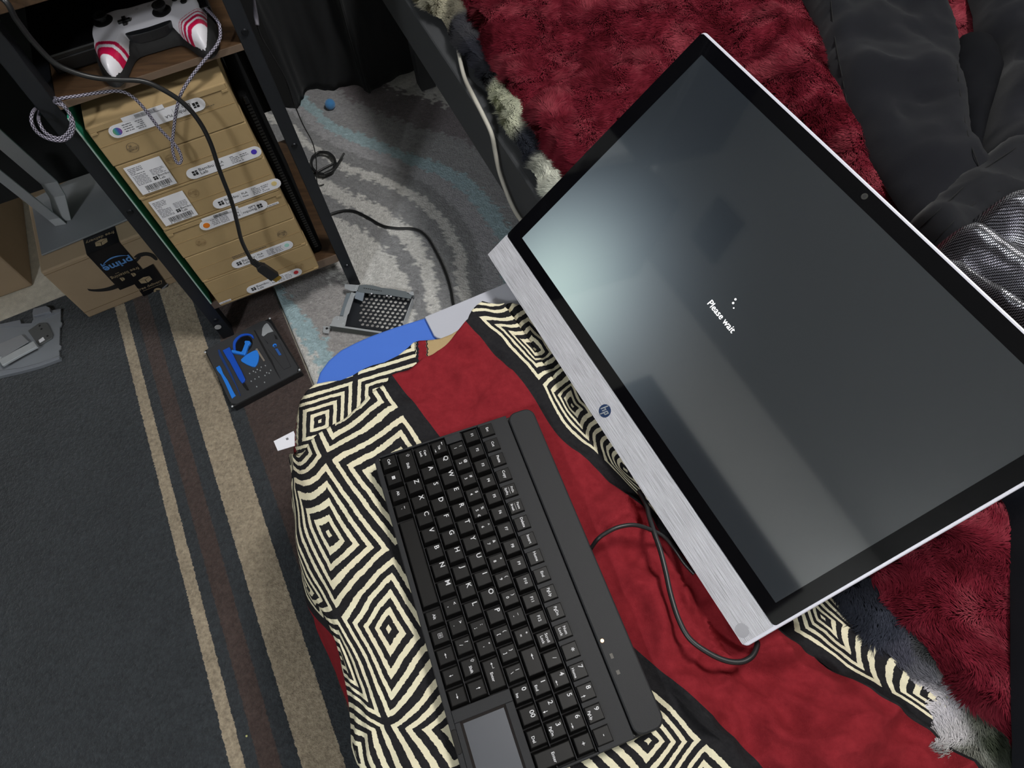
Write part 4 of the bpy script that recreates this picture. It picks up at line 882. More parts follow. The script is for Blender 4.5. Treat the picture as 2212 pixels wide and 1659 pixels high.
# indicator lights
MB().cyl((13.10*U, 7.72*VV, -.0023), (0, 0, 1), .0016, .0004, 16, TKB).build('indicator_light', mat('amber_led', 'ffd9a0', .5, emit=('ffc070', 9)), kb)['label'] = 'glowing amber indicator light'
Mdimled = mat('dim_mark', '4a4640', .5)
MB().box(13.80*U, 14.05*U, 7.80*VV, 7.95*VV, -.0023, -.0020, TKB).build('indicator_mark', Mdimled, kb); MB().box(14.62*U, 14.82*U, 7.78*VV, 7.95*VV, -.0023, -.0020, TKB).build('indicator_mark', Mdimled, kb)
def arrow(T, ang, s, m, parent, hollow=False):
    R = T @ Matrix.Rotation(math.radians(ang), 4, 'Z')
    if hollow:
        pts = [(-.3, -.9), (.3, -.9), (.3, 0), (.75, 0), (0, .9), (-.75, 0), (-.3, 0)]; mb = MB()
        for i in range(len(pts)):
            a, b = np.array(pts[i])*s, np.array(pts[(i+1) % len(pts)])*s; d = b-a; n_ = np.array([-d[1], d[0]])/np.linalg.norm(d)*.00014; mb.prism([tuple(a+n_), tuple(b+n_), tuple(b-n_), tuple(a-n_)], 0, .0001, R)
        return mb.build('legend', m, parent)
    return MB().prism([(-.1*s, -s), (.1*s, -s), (.1*s, .1*s), (-.1*s, .1*s)], 0, .0001, R).prism([(-.38*s, .1*s), (.38*s, .1*s), (0, s)], 0, .0001, R).build('legend', m, parent)
keycache = {}
def key(u, v, wu=1, wv=1, leg=()):
    w_, h_ = wu*U-.0010, wv*VV-.0011; x, y = u*U, v*VV; b = .0022; mb = MB()
    vs = [(x-w_/2, y-h_/2, -.0086), (x+w_/2, y-h_/2, -.0086), (x+w_/2, y+h_/2, -.0086), (x-w_/2, y+h_/2, -.0086),
          (x-w_/2+b, y-h_/2+b*.9, -.0007), (x+w_/2-b, y-h_/2+b*.9, -.0007), (x+w_/2-b, y+h_/2-b*.5, -.0002), (x-w_/2+b, y+h_/2-b*.5, -.0002),
          (x-w_/2+b+.0006, y-h_/2+b*.9+.0006, -.0003), (x+w_/2-b-.0006, y-h_/2+b*.9+.0006, -.0003), (x+w_/2-b-.0006, y+h_/2-b*.5-.0006, .0002), (x-w_/2+b+.0006, y+h_/2-b*.5-.0006, .0002)]
    fs = [(3, 2, 1, 0), (0, 1, 5, 4), (1, 2, 6, 5), (2, 3, 7, 6), (3, 0, 4, 7), (4, 5, 9, 8), (5, 6, 10, 9), (6, 7, 11, 10), (7, 4, 8, 11), (8, 9, 10, 11)]
    mb.add(vs, fs, TKB); kk = mb.build('key', Mkey, kb)
    for it in leg:
        s_, du, dv, sz = it[:4]; T = TKB @ Matrix.Translation((x+du*U, y+dv*VV, .00035))
        if s_.startswith('@arrow'): arrow(T, float(s_[6:]), sz, Mleg, kk)
        elif s_ == '@shift': arrow(T, 0, sz, Mleg, kk, True)
        elif s_ == '@win':
            mb = MB()
            for a, c in ((-1.05, .08), (.06, .08), (-1.05, -1.0), (.06, -1.0)): mb.box(a*sz, (a+1)*sz, c*sz, (c+.95)*sz, 0, .0001, T)
            mb.build('legend', Mleg, kk)
        elif s_ == '@menu':
            mb = MB(); t = .00016
            for a, b2, c, d in ((-1, 1, .9, 1), (-1, 1, -1, -.9), (-1, -.88, -1, 1), (.88, 1, -1, 1), (-.55, .55, .35, .5), (-.55, .55, -.07, .08), (-.55, .55, -.5, -.35)): mb.box(a*sz, b2*sz, c*sz, d*sz, 0, .0001, T)
            mb.build('legend', Mleg, kk)
        elif s_ == '@line': MB().box(-sz, sz, -.00012, .00012, 0, .0001, T).build('legend', Mleg, kk)
        elif s_ == '@enter':
            MB().box(-.0016, .0020, -.00016, .00016, 0, .0001, T).box(.0018, .0021, -.0001, .0016, 0, .0001, T).prism([(-.0016, .0010), (-.0016, -.0010), (-.0034, 0)], 0, .0001, T).build('legend', Mleg, kk)
        else: text('legend', s_, sz, T, Mleg, kk, ext=.00004, bold=.00006)
    return kk
sm = .0041
one = lambda s: ((s, -.02, .02, sm),); two = lambda a, b: ((a, -.0, .13, sm*.95), (b, -.0, -.13, sm*.95))
for i, s_ in enumerate(['Esc', 'Cut', 'Paste', 'Copy', 'PrtSc|SysRq', 'Pause|Break', 'Delete', 'Insert', 'Home', 'End', 'PgUp', 'PgDn', 'Num|Lock', '*']):
    if '|' in s_ and i < 8: a, b = s_.split('|'); key(i, 6, leg=((a, 0, .17, .0034), ('@line', 0, 0, .0040), (b, 0, -.17, .0034)))
    elif '|' in s_: a, b = s_.split('|'); key(i, 6, leg=two(a, b))
    else: key(i, 6, leg=((s_, -.02, .06, sm if s_ != '*' else .008),))
for i in range(12): key(i+.04, 5, leg=(('F%d' % (i+1), -.02, .08, sm),))
key(12.04, 5, leg=two('Scroll', 'Lock')); key(13.04, 5, leg=(('/', 0, .12, .005),))
big = .0064
def npk(u, v, s_, sub=None, arr=None):
    leg = [(s_, -.16 if s_ != '00' else 0, .18, big)]
    if sub: leg.append((sub, .02, -.22, .0036))
    if arr is not None: leg.append(('@arrow%d' % arr, .14, -.2, .0024))
    key(u, v, leg=leg)
npk(14, 6, '7', 'Home'); npk(15, 6, '8', arr=0); npk(16, 6, '9', 'PgUp'); key(17, 6, leg=(('-', 0, .08, .006),))
npk(14, 5, '4', arr=90); npk(15, 5, '5'); npk(16, 5, '6', arr=-90); key(17, 5, leg=(('+', 0, .0, .006),))
npk(14, 4, '1', 'End'); npk(15, 4, '2', arr=180); npk(16, 4, '3', 'PgDn')
npk(14, 3, '0', 'Ins'); npk(15, 3, '00'); key(16, 3, leg=(('Del', .05, -.15, .0040),)); key(17, 3.5, 1, 2, leg=(('Enter', .05, 0, .0040),))
for i, (a, b) in enumerate(zip(['1', '2', '3', '4', '5', '6', '7', '8', '9', '0', '-', '='], ['!', '@', '#', '$', '%', '^', '&', '*', '(', ')', '_', '+'])):
    l_ = [(b, -.08, .22, .0042), (a, -.04, -.10, .0042)]
    if a == '5': l_.append(('\u20ac', .28, -.1, .0040))
    key(.53+i, 4, leg=l_)
key(12.80, 4, 1.52, leg=(('@arrow90', -.2, .1, .0028),))
key(.10, 3, 1.0, leg=(('Tab', .02, .02, .0034), ('@arrow90', -.18, .24, .0020), ('@arrow-90', .18, -.24, .0020)))
for i, s_ in enumerate('QWERTYUIOP'): key(1.1+i, 3, leg=((s_, -.2, .18, .0072),))
for i, (a, b) in enumerate((('[', '{'), (']', '}'), ('\\', '|'))): key(11.08+i*.96, 3, .96, leg=((b, -.08, .2, .0040), (a, -.02, -.12, .0042)))
key(.27, 2, 1.28, leg=(('Caps', -.1, .16, .0034), ('Lock', -.1, -.1, .0034)))
for i, s_ in enumerate('ASDFGHJKL'): key(1.40+i, 2, leg=((s_, -.2, .18, .0072),))
for i, (a, b) in enumerate(((';', ':'), ("'", '"'))): key(10.40+i*.98, 2, .98, leg=((b, -.1, .2, .0048), (a, -.02, -.12, .0048)))
key(12.70, 2, 1.66, leg=(('@enter', -.35, .06, 1), ('Enter', .12, -.08, .0038)))
key(.48, 1, 1.80, leg=(('@shift', -.5, .16, .0020), ('Shift', .12, .0, .0040)))
for i, s_ in enumerate('ZXCVBNM'): key(1.90+i, 1, leg=((s_, -.2, .18, .0072),))
for i, (a, b) in enumerate(((',', '<'), ('.', '>'), ('/', '?'))): key(8.94+i*1.0, 1, leg=((b, -.12, .2, .0046), (a, -.04, -.1, .0046)))
key(12.0, 1, 1.04, leg=(('@shift', -.24, .22, .0018), ('Shift', .14, .02, .0038))); key(13.06, 1, leg=(('@arrow0', 0, .1, .0022),))
key(.02, 0, leg=one('Ctrl')); key(1.03, 0, leg=(('@win', 0, .02, .0017),)); key(2.05, 0, leg=one('Alt')); key(3.04, 0, leg=(('~', -.1, .15, .005), ('`', -.05, -.1, .005)))
key(6.10, 0, 5.02); key(9.14, 0, .98, leg=one('Alt')); key(10.12, 0, .96, leg=(('@menu', -.02, .05, .0022),))
key(11.10, 0, .98, leg=(('@arrow90', 0, .02, .0024),)); key(12.08, 0, .96, leg=(('@arrow180', 0, 0, .0020),)); key(13.06, 0, .98, leg=(('@arrow-90', 0, 0, .0024),))
kc = [tuple(TKB @ Vector((8.55*U, 9.05*VV, -.010)))]+[tuple(P(*q)) for q in [(1290, 1166, .484), (1308, 1152, .488), (1335, 1139, .489), (1368, 1134, .486), (1400, 1142, .478), (1432, 1158, .470), (1456, 1184, .462), (1478, 1216, .458), (1500, 1240, .457)]]
MB().tube(kc, .0022, 10).build('cord', Mrubber, kb, smooth=True)
o = MB().tube([tuple(P(*q)) for q in [(1380, 1060, .462), (1396, 1090, .466), (1402, 1115, .470), (1412, 1148, .476), (1426, 1188, .478), (1438, 1235, .478), (1449, 1285, .477), (1466, 1338, .476), (1490, 1380, .474), (1530, 1410, .472), (1568, 1427, .470), (1600, 1430, .468), (1622, 1420, .466), (1633, 1403, .463), (1636, 1385, .459), (1630, 1370, .457)]], .0027, 10).build('power_cable', Mrubber, smooth=True)
tag(o, 'black cable looping out from under the computer chin over the red cloth', 'cable')

# ---------------------------------------------------------------- patterned cloth
ctl = [(-1.5, 0, 710, 1153, .455), (-1.5, 1, 838, 1357, .458), (-1, -.5, 706, 990, .453), (-1, .5, 852, 1190, .458), (-2, .5, 729, 1327, .452), (-2, 1.5, 833, 1560, .455), (0, -.5, 872, 887, .458), (0, -.8, 833, 831, .454),
       (-.5, 0, 860, 1040, .458), (-.5, -.78, 762, 885, .456), (-1.13, -.79, 664, 951, .447), (-1.5, -.75, 643, 985, .432), (-2, -.35, 637, 1062, .415), (-2.05, -.05, 643, 1170, .425), (-2.4, 0, 650, 1235, .405), (-2.05, .25, 685, 1262, .440), (-3, .3, 664, 1298, .375), (-3.16, .35, 668, 1318, .365),
       (-2.5, .5, 696, 1322, .43), (-3, .6, 724, 1362, .405), (-2.3, 1, 750, 1432, .446), (-2.35, 1.5, 771, 1520, .446), (-2.4, 2.1, 783, 1655, .446), (-2, 1, 790, 1440, .455),
       (-3, 1, 735, 1425, .37), (-3, 1.6, 758, 1525, .35), (-3, 2.2, 782, 1650, .35), (-4, .5, 706, 1400, .27), (-4, 1, 730, 1462, .26), (-4, 1.6, 765, 1560, .25), (-4, 2.2, 788, 1655, .25), (-4, .1, 680, 1340, .30), (-3, -.4, 642, 1040, .32),
       (-.5, 3, 1402, 1600, .450), (0, 2.6, 1412, 1483, .452), (0, 3.3, 1500, 1572, .452), (-1.5, 2, 1003, 1577, .455), (-1.5, 3, 1170, 1800, .452), (-2.4, 3, 960, 1880, .446), (-1, 2, 1075, 1500, .455), (-1.5, 4.2, 1440, 2050, .45),
       (.16, -.85, 850, 819, .455), (.16, -.5, 898, 874, .458), (.16, 2.6, 1437, 1458, .452), (.16, 3.3, 1527, 1545, .452), (.16, 4.3, 1653, 1658, .452), (0, 4.3, 1628, 1690, .452), (0, 5.4, 1850, 1900, .45), (1.15, 5.4, 2150, 1720, .45),
       (.5, -.93, 905, 775, .458), (.85, -1.0, 958, 748, .462), (1.15, -.7, 1045, 737, .462), (1.15, -1.03, 1008, 702, .464), (1.15, .05, 1157, 863, .458), (1.15, .35, 1189, 917, .452), (1.15, 1.0, 1300, 1015, .450), (1.15, 1.55, 1393, 1099, .449),
       (1.15, 2.95, 1672, 1372, .446), (1.15, 3.4, 1789, 1430, .448), (1.15, 4.25, 2002, 1577, .450), (1.31, -1.05, 1018, 680, .464), (1.31, -.7, 1068, 718, .463), (1.31, .05, 1170, 835, .458), (1.31, .35, 1201, 898, .452), (1.31, 1.0, 1300, 990, .450), (1.31, 1.5, 1392, 1082, .448),
       (1.81, -.5, 1154, 750, .462), (1.81, .5, 1236, 873, .452), (1.81, 1.5, 1350, 1010, .448), (1.6, -1.2, 1045, 655, .465), (2.1, -1.12, 1100, 660, .460), (2.31, -.5, 1190, 705, .448), (1.31, 2.95, 1692, 1353, .446), (1.31, 3.4, 1800, 1414, .448), (1.31, 3.7, 1842, 1449, .448), (1.31, 4.25, 1976, 1536, .449),
       (1.81, 3.5, 1784, 1331, .462), (2.31, 3.6, 1825, 1310, .452), (2.31, 4.25, 2010, 1450, .446), (2.31, 1.5, 1420, 1000, .44), (1.81, 2.5, 1560, 1150, .44), (2.31, 2.5, 1640, 1100, .435), (.65, 1, 1180, 1090, .452), (.65, 3, 1560, 1410, .448)]
X = [(c[0], c[1]) for c in ctl]; cf = tps(X, [c[2:] for c in ctl], 2e-3)
hem_s = [-4.2, -3, -1.6, 0, .16, .5, 1.15, 1.31, 1.6, 2.1, 2.4]; hem_t = [-.1, -.5, -.76, -.79, -.85, -.93, -1.03, -1.06, -1.22, -1.15, -.9]
ns, ntt = 200, 250; sv = np.linspace(-4.1, 2.38, ns); G = []
for s_ in sv:
    t0 = np.interp(s_, hem_s, hem_t)
    for j in range(ntt): G.append((s_, t0+(5.3-t0)*j/(ntt-1)))
G = np.array(G); Q = cf(G)
ds = (Q[:, 0]-CX)/FPX; dt = (Q[:, 1]-CY)/FPX; dirs = np.c_[ds, dt, np.ones(len(ds))]@M.T; Wd = C0+dirs*((Q[:, 2]-CAMH)/dirs[:, 2])[:, None]
def kbdist(W_):
    r = W_-ko; a = r@kx; b = r@ky; dx = np.maximum(np.maximum(u0-a, a-u1), 0); dy = np.maximum(np.maximum(v0-b, b-v1), 0); return np.hypot(dx, dy), a, b
dk, a_k, b_k = kbdist(Wd)
nzv_ = np.array([noise.noise(Vector((p[0]*13, p[1]*13, 2.0)))*.010+(abs(noise.noise(Vector((p[0]*22+5, p[1]*22, 4.0)))))**1.0*-.009+noise.noise(Vector((p[0]*50+5, p[1]*50, 4.0)))*.0018 for p in Wd])
# ridge folds running with the cloth
fold = np.array([.0045*max(0, noise.noise(Vector((g[0]*1.5, g[1]*.55, 9.0))))+.002*noise.noise(Vector((g[0]*5, g[1]*1.6, 3.0))) for g in G])
amp = np.clip(dk/.04, 0, 1); redz = ((G[:, 0] > .1) & (G[:, 0] < 1.2)); big = np.array([.9*noise.noise(Vector((p[0]*15+3, p[1]*15, 6.0)))-1.3*abs(noise.noise(Vector((p[0]*13+1, p[1]*13+4, 8.0))))-.6*abs(noise.noise(Vector((p[0]*31, p[1]*31+7, 2.0))))+.55 for p in Wd])*.036*redz*np.clip((G[:, 1]-.3)/1.5, .25, 1)
Wd[:, 2] += (nzv_+fold)*amp*np.where(redz, 1.5, .9)+big*amp
# squeezed gathers on the two patterned borders
gat = np.exp(-((G[:, 0]-2.0)/.5)**2)*np.exp(-((G[:, 1]-.1)/.5)**2)*.006*np.sin(G[:, 1]*22)+np.exp(-((G[:, 0]+2.45)/.3)**2)*np.clip(G[:, 1], 0, 1)*.0035*np.sin(G[:, 0]*30+G[:, 1]*3)
Wd[:, 2] += gat
zk = ko[2]+(-.0272-(Wd[:, 0]-ko[0])*kn[0]-(Wd[:, 1]-ko[1])*kn[1])/kn[2]
bl = np.clip(1-dk/.03, 0, 1); Wd[:, 2] = np.where(dk < .03, np.minimum(Wd[:, 2], zk*bl+(1-bl)*Wd[:, 2]), Wd[:, 2]); Wd[:, 2] = np.where(dk < .004, np.minimum(Wd[:, 2], zk), Wd[:, 2])
r = Wd-mo; ma = r@ux; mbv = r@uy; inm = (ma > -.01) & (ma < MW+.01) & (mbv > -.02) & (mbv < MH)
zm = mo[2]-((Wd[:, 0]-mo[0])*un[0]+(Wd[:, 1]-mo[1])*un[1])/un[2]-.0165/un[2]; Wd[:, 2] = np.where(inm, np.minimum(Wd[:, 2], zm), Wd[:, 2])
onT = inside(Wd[:, :2], tpw); Wd[:, 2] = np.where(onT & (G[:, 0] > -2.2), np.maximum(Wd[:, 2], ZTB+.0018), Wd[:, 2])
idx = np.arange(ns*ntt).reshape(ns, ntt); q = np.stack([idx[:-1, :-1], idx[:-1, 1:], idx[1:, 1:], idx[1:, :-1]], -1).reshape(-1, 4)
uvA = G.copy()
# tucked-under corner of the same cloth
pB = [(634, 975), (637, 940), (641, 900), (648, 868), (662, 845), (680, 830), (710, 824), (735, 822), (760, 812), (785, 797), (805, 789), (830, 783), (860, 768), (880, 752), (893, 740), (905, 736), (925, 735), (950, 732), (975, 722), (998, 708), (1006, 700), (1030, 720), (1000, 790), (880, 900), (760, 960), (680, 1010), (645, 1030)]
pBw = px2(pB, ZTB+.006); vB, fB, bB = tri2d(pBw, .0026)
zB = np.full(len(vB), ZTB+.006)
def topx(W_):
    c = (np.c_[W_]-C0)@M; return np.c_[CX+FPX*c[:, 0]/c[:, 2], CY+FPX*c[:, 1]/c[:, 2]]
pxB = topx(np.c_[vB, zB]); A2 = np.array([[150, -5], [-45, 140]]); pq = (pxB-np.array([690, 909]))@np.linalg.inv(A2).T
fall = np.clip((668-pxB[:, 0])/34, 0, 1); zB = zB-.05*fall**2+np.array([.003*noise.noise(Vector((p[0]*30, p[1]*30, 1))) for p in vB])+.004*np.clip(noise.noise(Vector((1, 2, 3))), 0, 1)
d3 = (pxB-np.array([CX, CY]))/FPX; dd = np.c_[d3, np.ones(len(d3))]@M.T; WB = C0+dd*((zB-CAMH)/dd[:, 2])[:, None]
edge_ = pxB[:, 0]
sB = np.where(pxB[:, 0] < 899, -1.5+pq[:, 0], np.where(pxB[:, 0] < 906, .08, np.where(pxB[:, 0] < 923, .6, 12.0))); sB = np.where(pxB[:, 0] < 899, np.minimum(sB, -.01), sB)
sB = np.where((pxB[:, 0] < 640) & (pxB[:, 1] > 905), -3.6, sB); tB = pq[:, 1]
verts = np.r_[Wd, WB]; faces = q.tolist()+[tuple(i+len(Wd) for i in t) for t in fB]
me = bpy.data.meshes.new('patterned_cloth'); me.from_pydata(verts.tolist(), [], faces); uvl = me.uv_layers.new(name='UVMap'); UVv = np.r_[uvA, np.c_[sB, tB]]
li = np.zeros(len(me.loops), int); me.loops.foreach_get('vertex_index', li); uvl.data.foreach_set('uv', UVv[li].ravel())
k = NT('woven_border_cloth'); uvn = k.n('ShaderNodeUVMap'); sx = k.n('ShaderNodeSeparateXYZ'); k.l(uvn.outputs[0], sx.inputs[0])
jz = k.noise(240, 2, .7); wob = k.noise(26, 2); s0 = sx.outputs[0]; t0_ = k.math('ADD', sx.outputs[1], k.math('MULTIPLY', k.math('SUBTRACT', wob, .5), .05)); S_ = k.math('ADD', s0, k.math('MULTIPLY', k.math('SUBTRACT', wob, .5), .035))
gt = lambda a, b: k.math('GREATER_THAN', a, b); lt = lambda a, b: k.math('LESS_THAN', a, b); mul = lambda a, b: k.math('MULTIPLY', a, b)
right = gt(S_, .7)
sl_ = k.math('SUBTRACT', S_, mul(right, .31)); tl_ = k.math('ADD', t0_, k.math('SUBTRACT', .5, mul(right, .5)))
fa = k.math('ABSOLUTE', k.math('SUBTRACT', k.math('FRACT', k.math('ADD', sl_, 10)), .5)); fb = k.math('ABSOLUTE', k.math('SUBTRACT', k.math('FRACT', k.math('ADD', tl_, 10)), .5))
d = mul(k.math('MAXIMUM', fa, fb), 9.2); d = k.math('ADD', d, mul(k.math('SUBTRACT', jz, .5), .22)); rg = k.math('ABSOLUTE', k.math('SUBTRACT', d, k.math('ROUND', d)))
cream = lt(rg, .235)
isP = k.math('MAXIMUM', mul(gt(s0, -3.0), lt(s0, 0.0)), mul(gt(s0, 1.31), lt(s0, 2.34)))
isR = k.math('MAXIMUM', mul(gt(s0, .16), lt(s0, 1.15)), lt(s0, -3.16)); isO = gt(s0, 9)
cn = k.noise(13, 2); crm = k.mix(cn, srgb('f2f3d6'), srgb('ecdcc0')); jz2 = k.noise(500, 2); crm2 = k.mix(mul(jz2, .45), crm, srgb('cbc3a4')); blk_ = k.mix(jz, srgb('1b1b1e'), srgb('302f31'))
rn = k.noise(120, 3, .7); red = k.mix(rn, srgb('701a22'), srgb('922d34'))
c1 = k.mix(mul(cream, isP), blk_, crm2); c2 = k.mix(isR, c1, red); c3 = k.mix(isO, c2, srgb('b39c74')); k.l(c3, k.b.inputs['Base Color'])
k.b.inputs['Roughness'].default_value = .95; k.b.inputs['Specular IOR Level'].default_value = .08
k.bump(k.math('ADD', k.noise(900, 2), mul(mul(cream, isP), .8)), .6, .0007)
cl = link('patterned_cloth', me, k.m, smooth=True); sd_ = cl.modifiers.new('thick', 'SOLIDIFY'); sd_.thickness = .0012; sd_.offset = -1
tag(cl, 'red cloth with black and cream concentric square borders spread over the blue table', 'cloth')
cg = prism_px('care_tag', [(591, 953), (634, 931), (646, 960), (600, 974)], .398, .3986, Mwhiteplastic); tag(cg, 'white paper tag sticking out beneath the left edge of the patterned cloth', 'tag')
MB().prism(px2([(617, 947), (622, 945), (624, 949), (619, 951)], .3987), .3986, .39875).prism(px2([(640, 957), (645, 955), (646, 956), (641, 958)], .3987), .3986, .39875).build('printed_mark', Mgreyink, cg)

# ---------------------------------------------------------------- bed and plush blankets
bed = root('bed', S(1.3, -.5, 0), 'bed with a dark grey upholstered frame along the right side', 'bed')
Mbedf = mat('dark_grey_upholstery', '3d3f42', .85, bump=.3, bscale=1200)
MB().box(.562, .62, -1.55, .60, .30, .418, TS).build('side_rail', Mbedf, bed, bevel=.006, seg=3)
MB().box(.60, 2.1, -1.5, .58, .30, .425, TS).build('mattress', mat('mattress_ticking', '8a8a8c', .9), bed, bevel=.02, seg=3)
for d_, n_ in ((.64, -1.5), (.64, .55), (2.0, -1.5), (2.0, .55)): MB().box(d_-.02, d_+.02, n_-.02, n_+.02, .016, .30, TS).build('leg', Mbedf, bed)
def fur(name, V_, F_, dens_, length, width, m, parent, sweep, cols=None, win=(-30, 2240, -30, 1690), lean=.9, seed=1, hide=None):
    r = np.random.default_rng(seed); V_ = np.asarray(V_); F_ = np.asarray(F_); A_, B_, C_ = V_[F_[:, 0]], V_[F_[:, 1]], V_[F_[:, 2]]
    cr_ = np.cross(B_-A_, C_-A_); ar = np.linalg.norm(cr_, axis=1)/2; cen = (A_+B_+C_)/3; pxs = topx(cen); ok = (pxs[:, 0] > win[0]) & (pxs[:, 0] < win[1]) & (pxs[:, 1] > win[2]) & (pxs[:, 1] < win[3])
    if hide is not None: ok &= ~inside(pxs, hide)
    nrm = cr_/np.maximum(np.linalg.norm(cr_, axis=1), 1e-12)[:, None]; nrm[nrm[:, 2] < 0] *= -1
    n_ = r.poisson(ar*dens_*ok); ti = np.repeat(np.arange(len(F_)), n_); N = len(ti); a = r.random(N); b = r.random(N); sw = a+b > 1; a[sw] = 1-a[sw]; b[sw] = 1-b[sw]
    p = A_[ti]+(B_[ti]-A_[ti])*a[:, None]+(C_[ti]-A_[ti])*b[:, None]; nn_ = nrm[ti]
    ang = np.array([noise.noise(Vector((q_[0]*sweep, q_[1]*sweep, seed)))*4.2+noise.noise(Vector((q_[0]*sweep*4, q_[1]*sweep*4, seed+3)))*1.3 for q_ in p])+r.normal(0, .25, N)-2.2
    tg = np.c_[np.cos(ang), np.sin(ang), np.zeros(N)]; L = length*r.uniform(.65, 1.25, N)[:, None]
    side = np.cross(tg, nn_); side /= np.maximum(np.linalg.norm(side, axis=1), 1e-9)[:, None]; sd2 = side*width/2
    mid = p+L*(.45*nn_+.35*lean*tg); tip = p+L*(.62*nn_+lean*tg)
    vs = np.stack([p-sd2, p+sd2, mid+sd2*.8, mid-sd2*.8, tip], 1).reshape(-1, 3); base = np.arange(N)[:, None]*5
    quads = (base+np.array([0, 1, 2, 3])); tris = base+np.array([3, 2, 4])
    me = bpy.data.meshes.new(name); nl = N*7; me.vertices.add(N*5); me.vertices.foreach_set('co', vs.ravel()); me.loops.add(nl); me.loops.foreach_set('vertex_index', np.c_[quads, tris].ravel())
    me.polygons.add(N*2); st_ = np.c_[np.arange(N)*7, np.arange(N)*7+4].ravel(); me.polygons.foreach_set('loop_start', st_); me.polygons.foreach_set('use_smooth', [True]*(2*N)); me.update(calc_edges=True)
    nc = np.repeat(nn_*.75+tg*.35+r.normal(0, .12, (N, 3)), 5, axis=0)
    if cols is not None: setcol(me, np.repeat(cols(p)*(1+r.normal(0, .09, N))[:, None], 5, axis=0))
    nc = nc/np.linalg.norm(nc, axis=1)[:, None]; me.normals_split_custom_set_from_vertices(nc.tolist()); o = link(name, me, m, parent); o['kind'] = 'stuff'; return o
hideM = [(1060, 560), (1520, 75), (2430, 915), (1612, 1392)]
# grey plush
gl_ = [(860, -60), (908, 0), (952, 28), (984, 82), (1025, 133), (1066, 202), (1095, 269), (1123, 304), (1164, 380), (1185, 420), (1330, 620), (1500, 880), (1640, 1100), (1735, 1290), (1800, 1306), (1840, 1368), (1888, 1414), (1928, 1476), (1970, 1537), (2005, 1592), (2036, 1659), (2090, 1760)]
rl = [(985, -60), (997, 0), (1015, 32), (1045, 73), (1052, 104), (1079, 158), (1120, 221), (1171, 301), (1196, 335), (1222, 372), (1360, 560), (1560, 850), (1740, 1100), (1885, 1247), (1958, 1339), (2031, 1430), (2097, 1515), (2163, 1570), (2230, 1650), (2300, 1760)]
zG, zR = .448, .462
gw = px2(gl_, zG); rwin = [(x+190, y-60) for x, y in rl][::-1]; gpoly = gw+px2(rwin, zG)
gpts = [((905, 0), 'c9c4ae'), ((950, 20), 'b5b09a'), ((1000, 60), '4a4a50'), ((985, 30), '8d8878'), ((1030, 120), '3a3b44'), ((1060, 150), '2c2d33'), ((1085, 205), 'd0d2b8'), ((1110, 250), 'd8dac2'), ((1140, 300), '30333c'), ((1150, 330), '2b2e38'), ((1190, 380), 'e0e2d4'), ((1185, 350), 'b9bbae'), ((1780, 1290), '23252b'), ((1848, 1252), '2c2e36'), ((1848, 1332), '2c2f38'), ((1908, 1362), '3a3d48'), ((1938, 1402), '50505c'), ((1978, 1442), '6a6a72'), ((1998, 1402), '3a3b3c'), ((2048, 1492), 'b8b5bc'), ((2018, 1522), 'd6d2d8'), ((2058, 1582), 'd2ced0'), ((2048, 1432), '34362f'), ((2108, 1542), '55584e'), ((2128, 1602), '3a4034'), ((2088, 1622), '8d8f86')]
gX = np.array([P(*a, zG)[:2] for a, _ in gpts]); gC = np.array([srgb(c_) for _, c_ in gpts])
def gcol(p):
    p = np.atleast_2d(p)[:, :2]; out = np.zeros((len(p), 3))
    for i in range(0, len(p), 20000):
        d2 = ((p[i:i+20000, None]-gX[None])**2).sum(-1); w_ = 1/(d2+2e-5)**2.2; out[i:i+20000] = (w_@gC)/w_.sum(1)[:, None]
    return out
Mfurg = mat('grey_plush_pile', 'ffffff', .95, attr='Col', spec=.05)
gex = lambda x, y: .008*nz3(x, y, 9, 4)+.004*nz3(x, y, 25, 8)
gb = pillow('grey_blanket', gpoly, zG-.012, .018, .03, .009, Mfurg, extra=gex, colf=lambda x, y: tuple(gcol((x, y))[0]*.28))  # base colour darkened to imitate shade where the pile parts
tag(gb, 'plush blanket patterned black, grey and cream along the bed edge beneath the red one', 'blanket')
def tris_of(o):
    me = o.data; me.calc_loop_triangles(); v = np.zeros(len(me.vertices)*3); me.vertices.foreach_get('co', v); t = np.zeros(len(me.loop_triangles)*3, int); me.loop_triangles.foreach_get('vertices', t); return v.reshape(-1, 3), t.reshape(-1, 3)
def toptris(o):
    v, t = tris_of(o); A_, B_, C_ = v[t[:, 0]], v[t[:, 1]], v[t[:, 2]]; n_ = np.cross(B_-A_, C_-A_); return v, t[n_[:, 2] > 1e-9*0]
v_, t_ = toptris(gb); fur('pile', v_, t_, 1.2e6, .0085, .0010, Mfurg, gb, 14, cols=gcol, seed=2, hide=hideM)
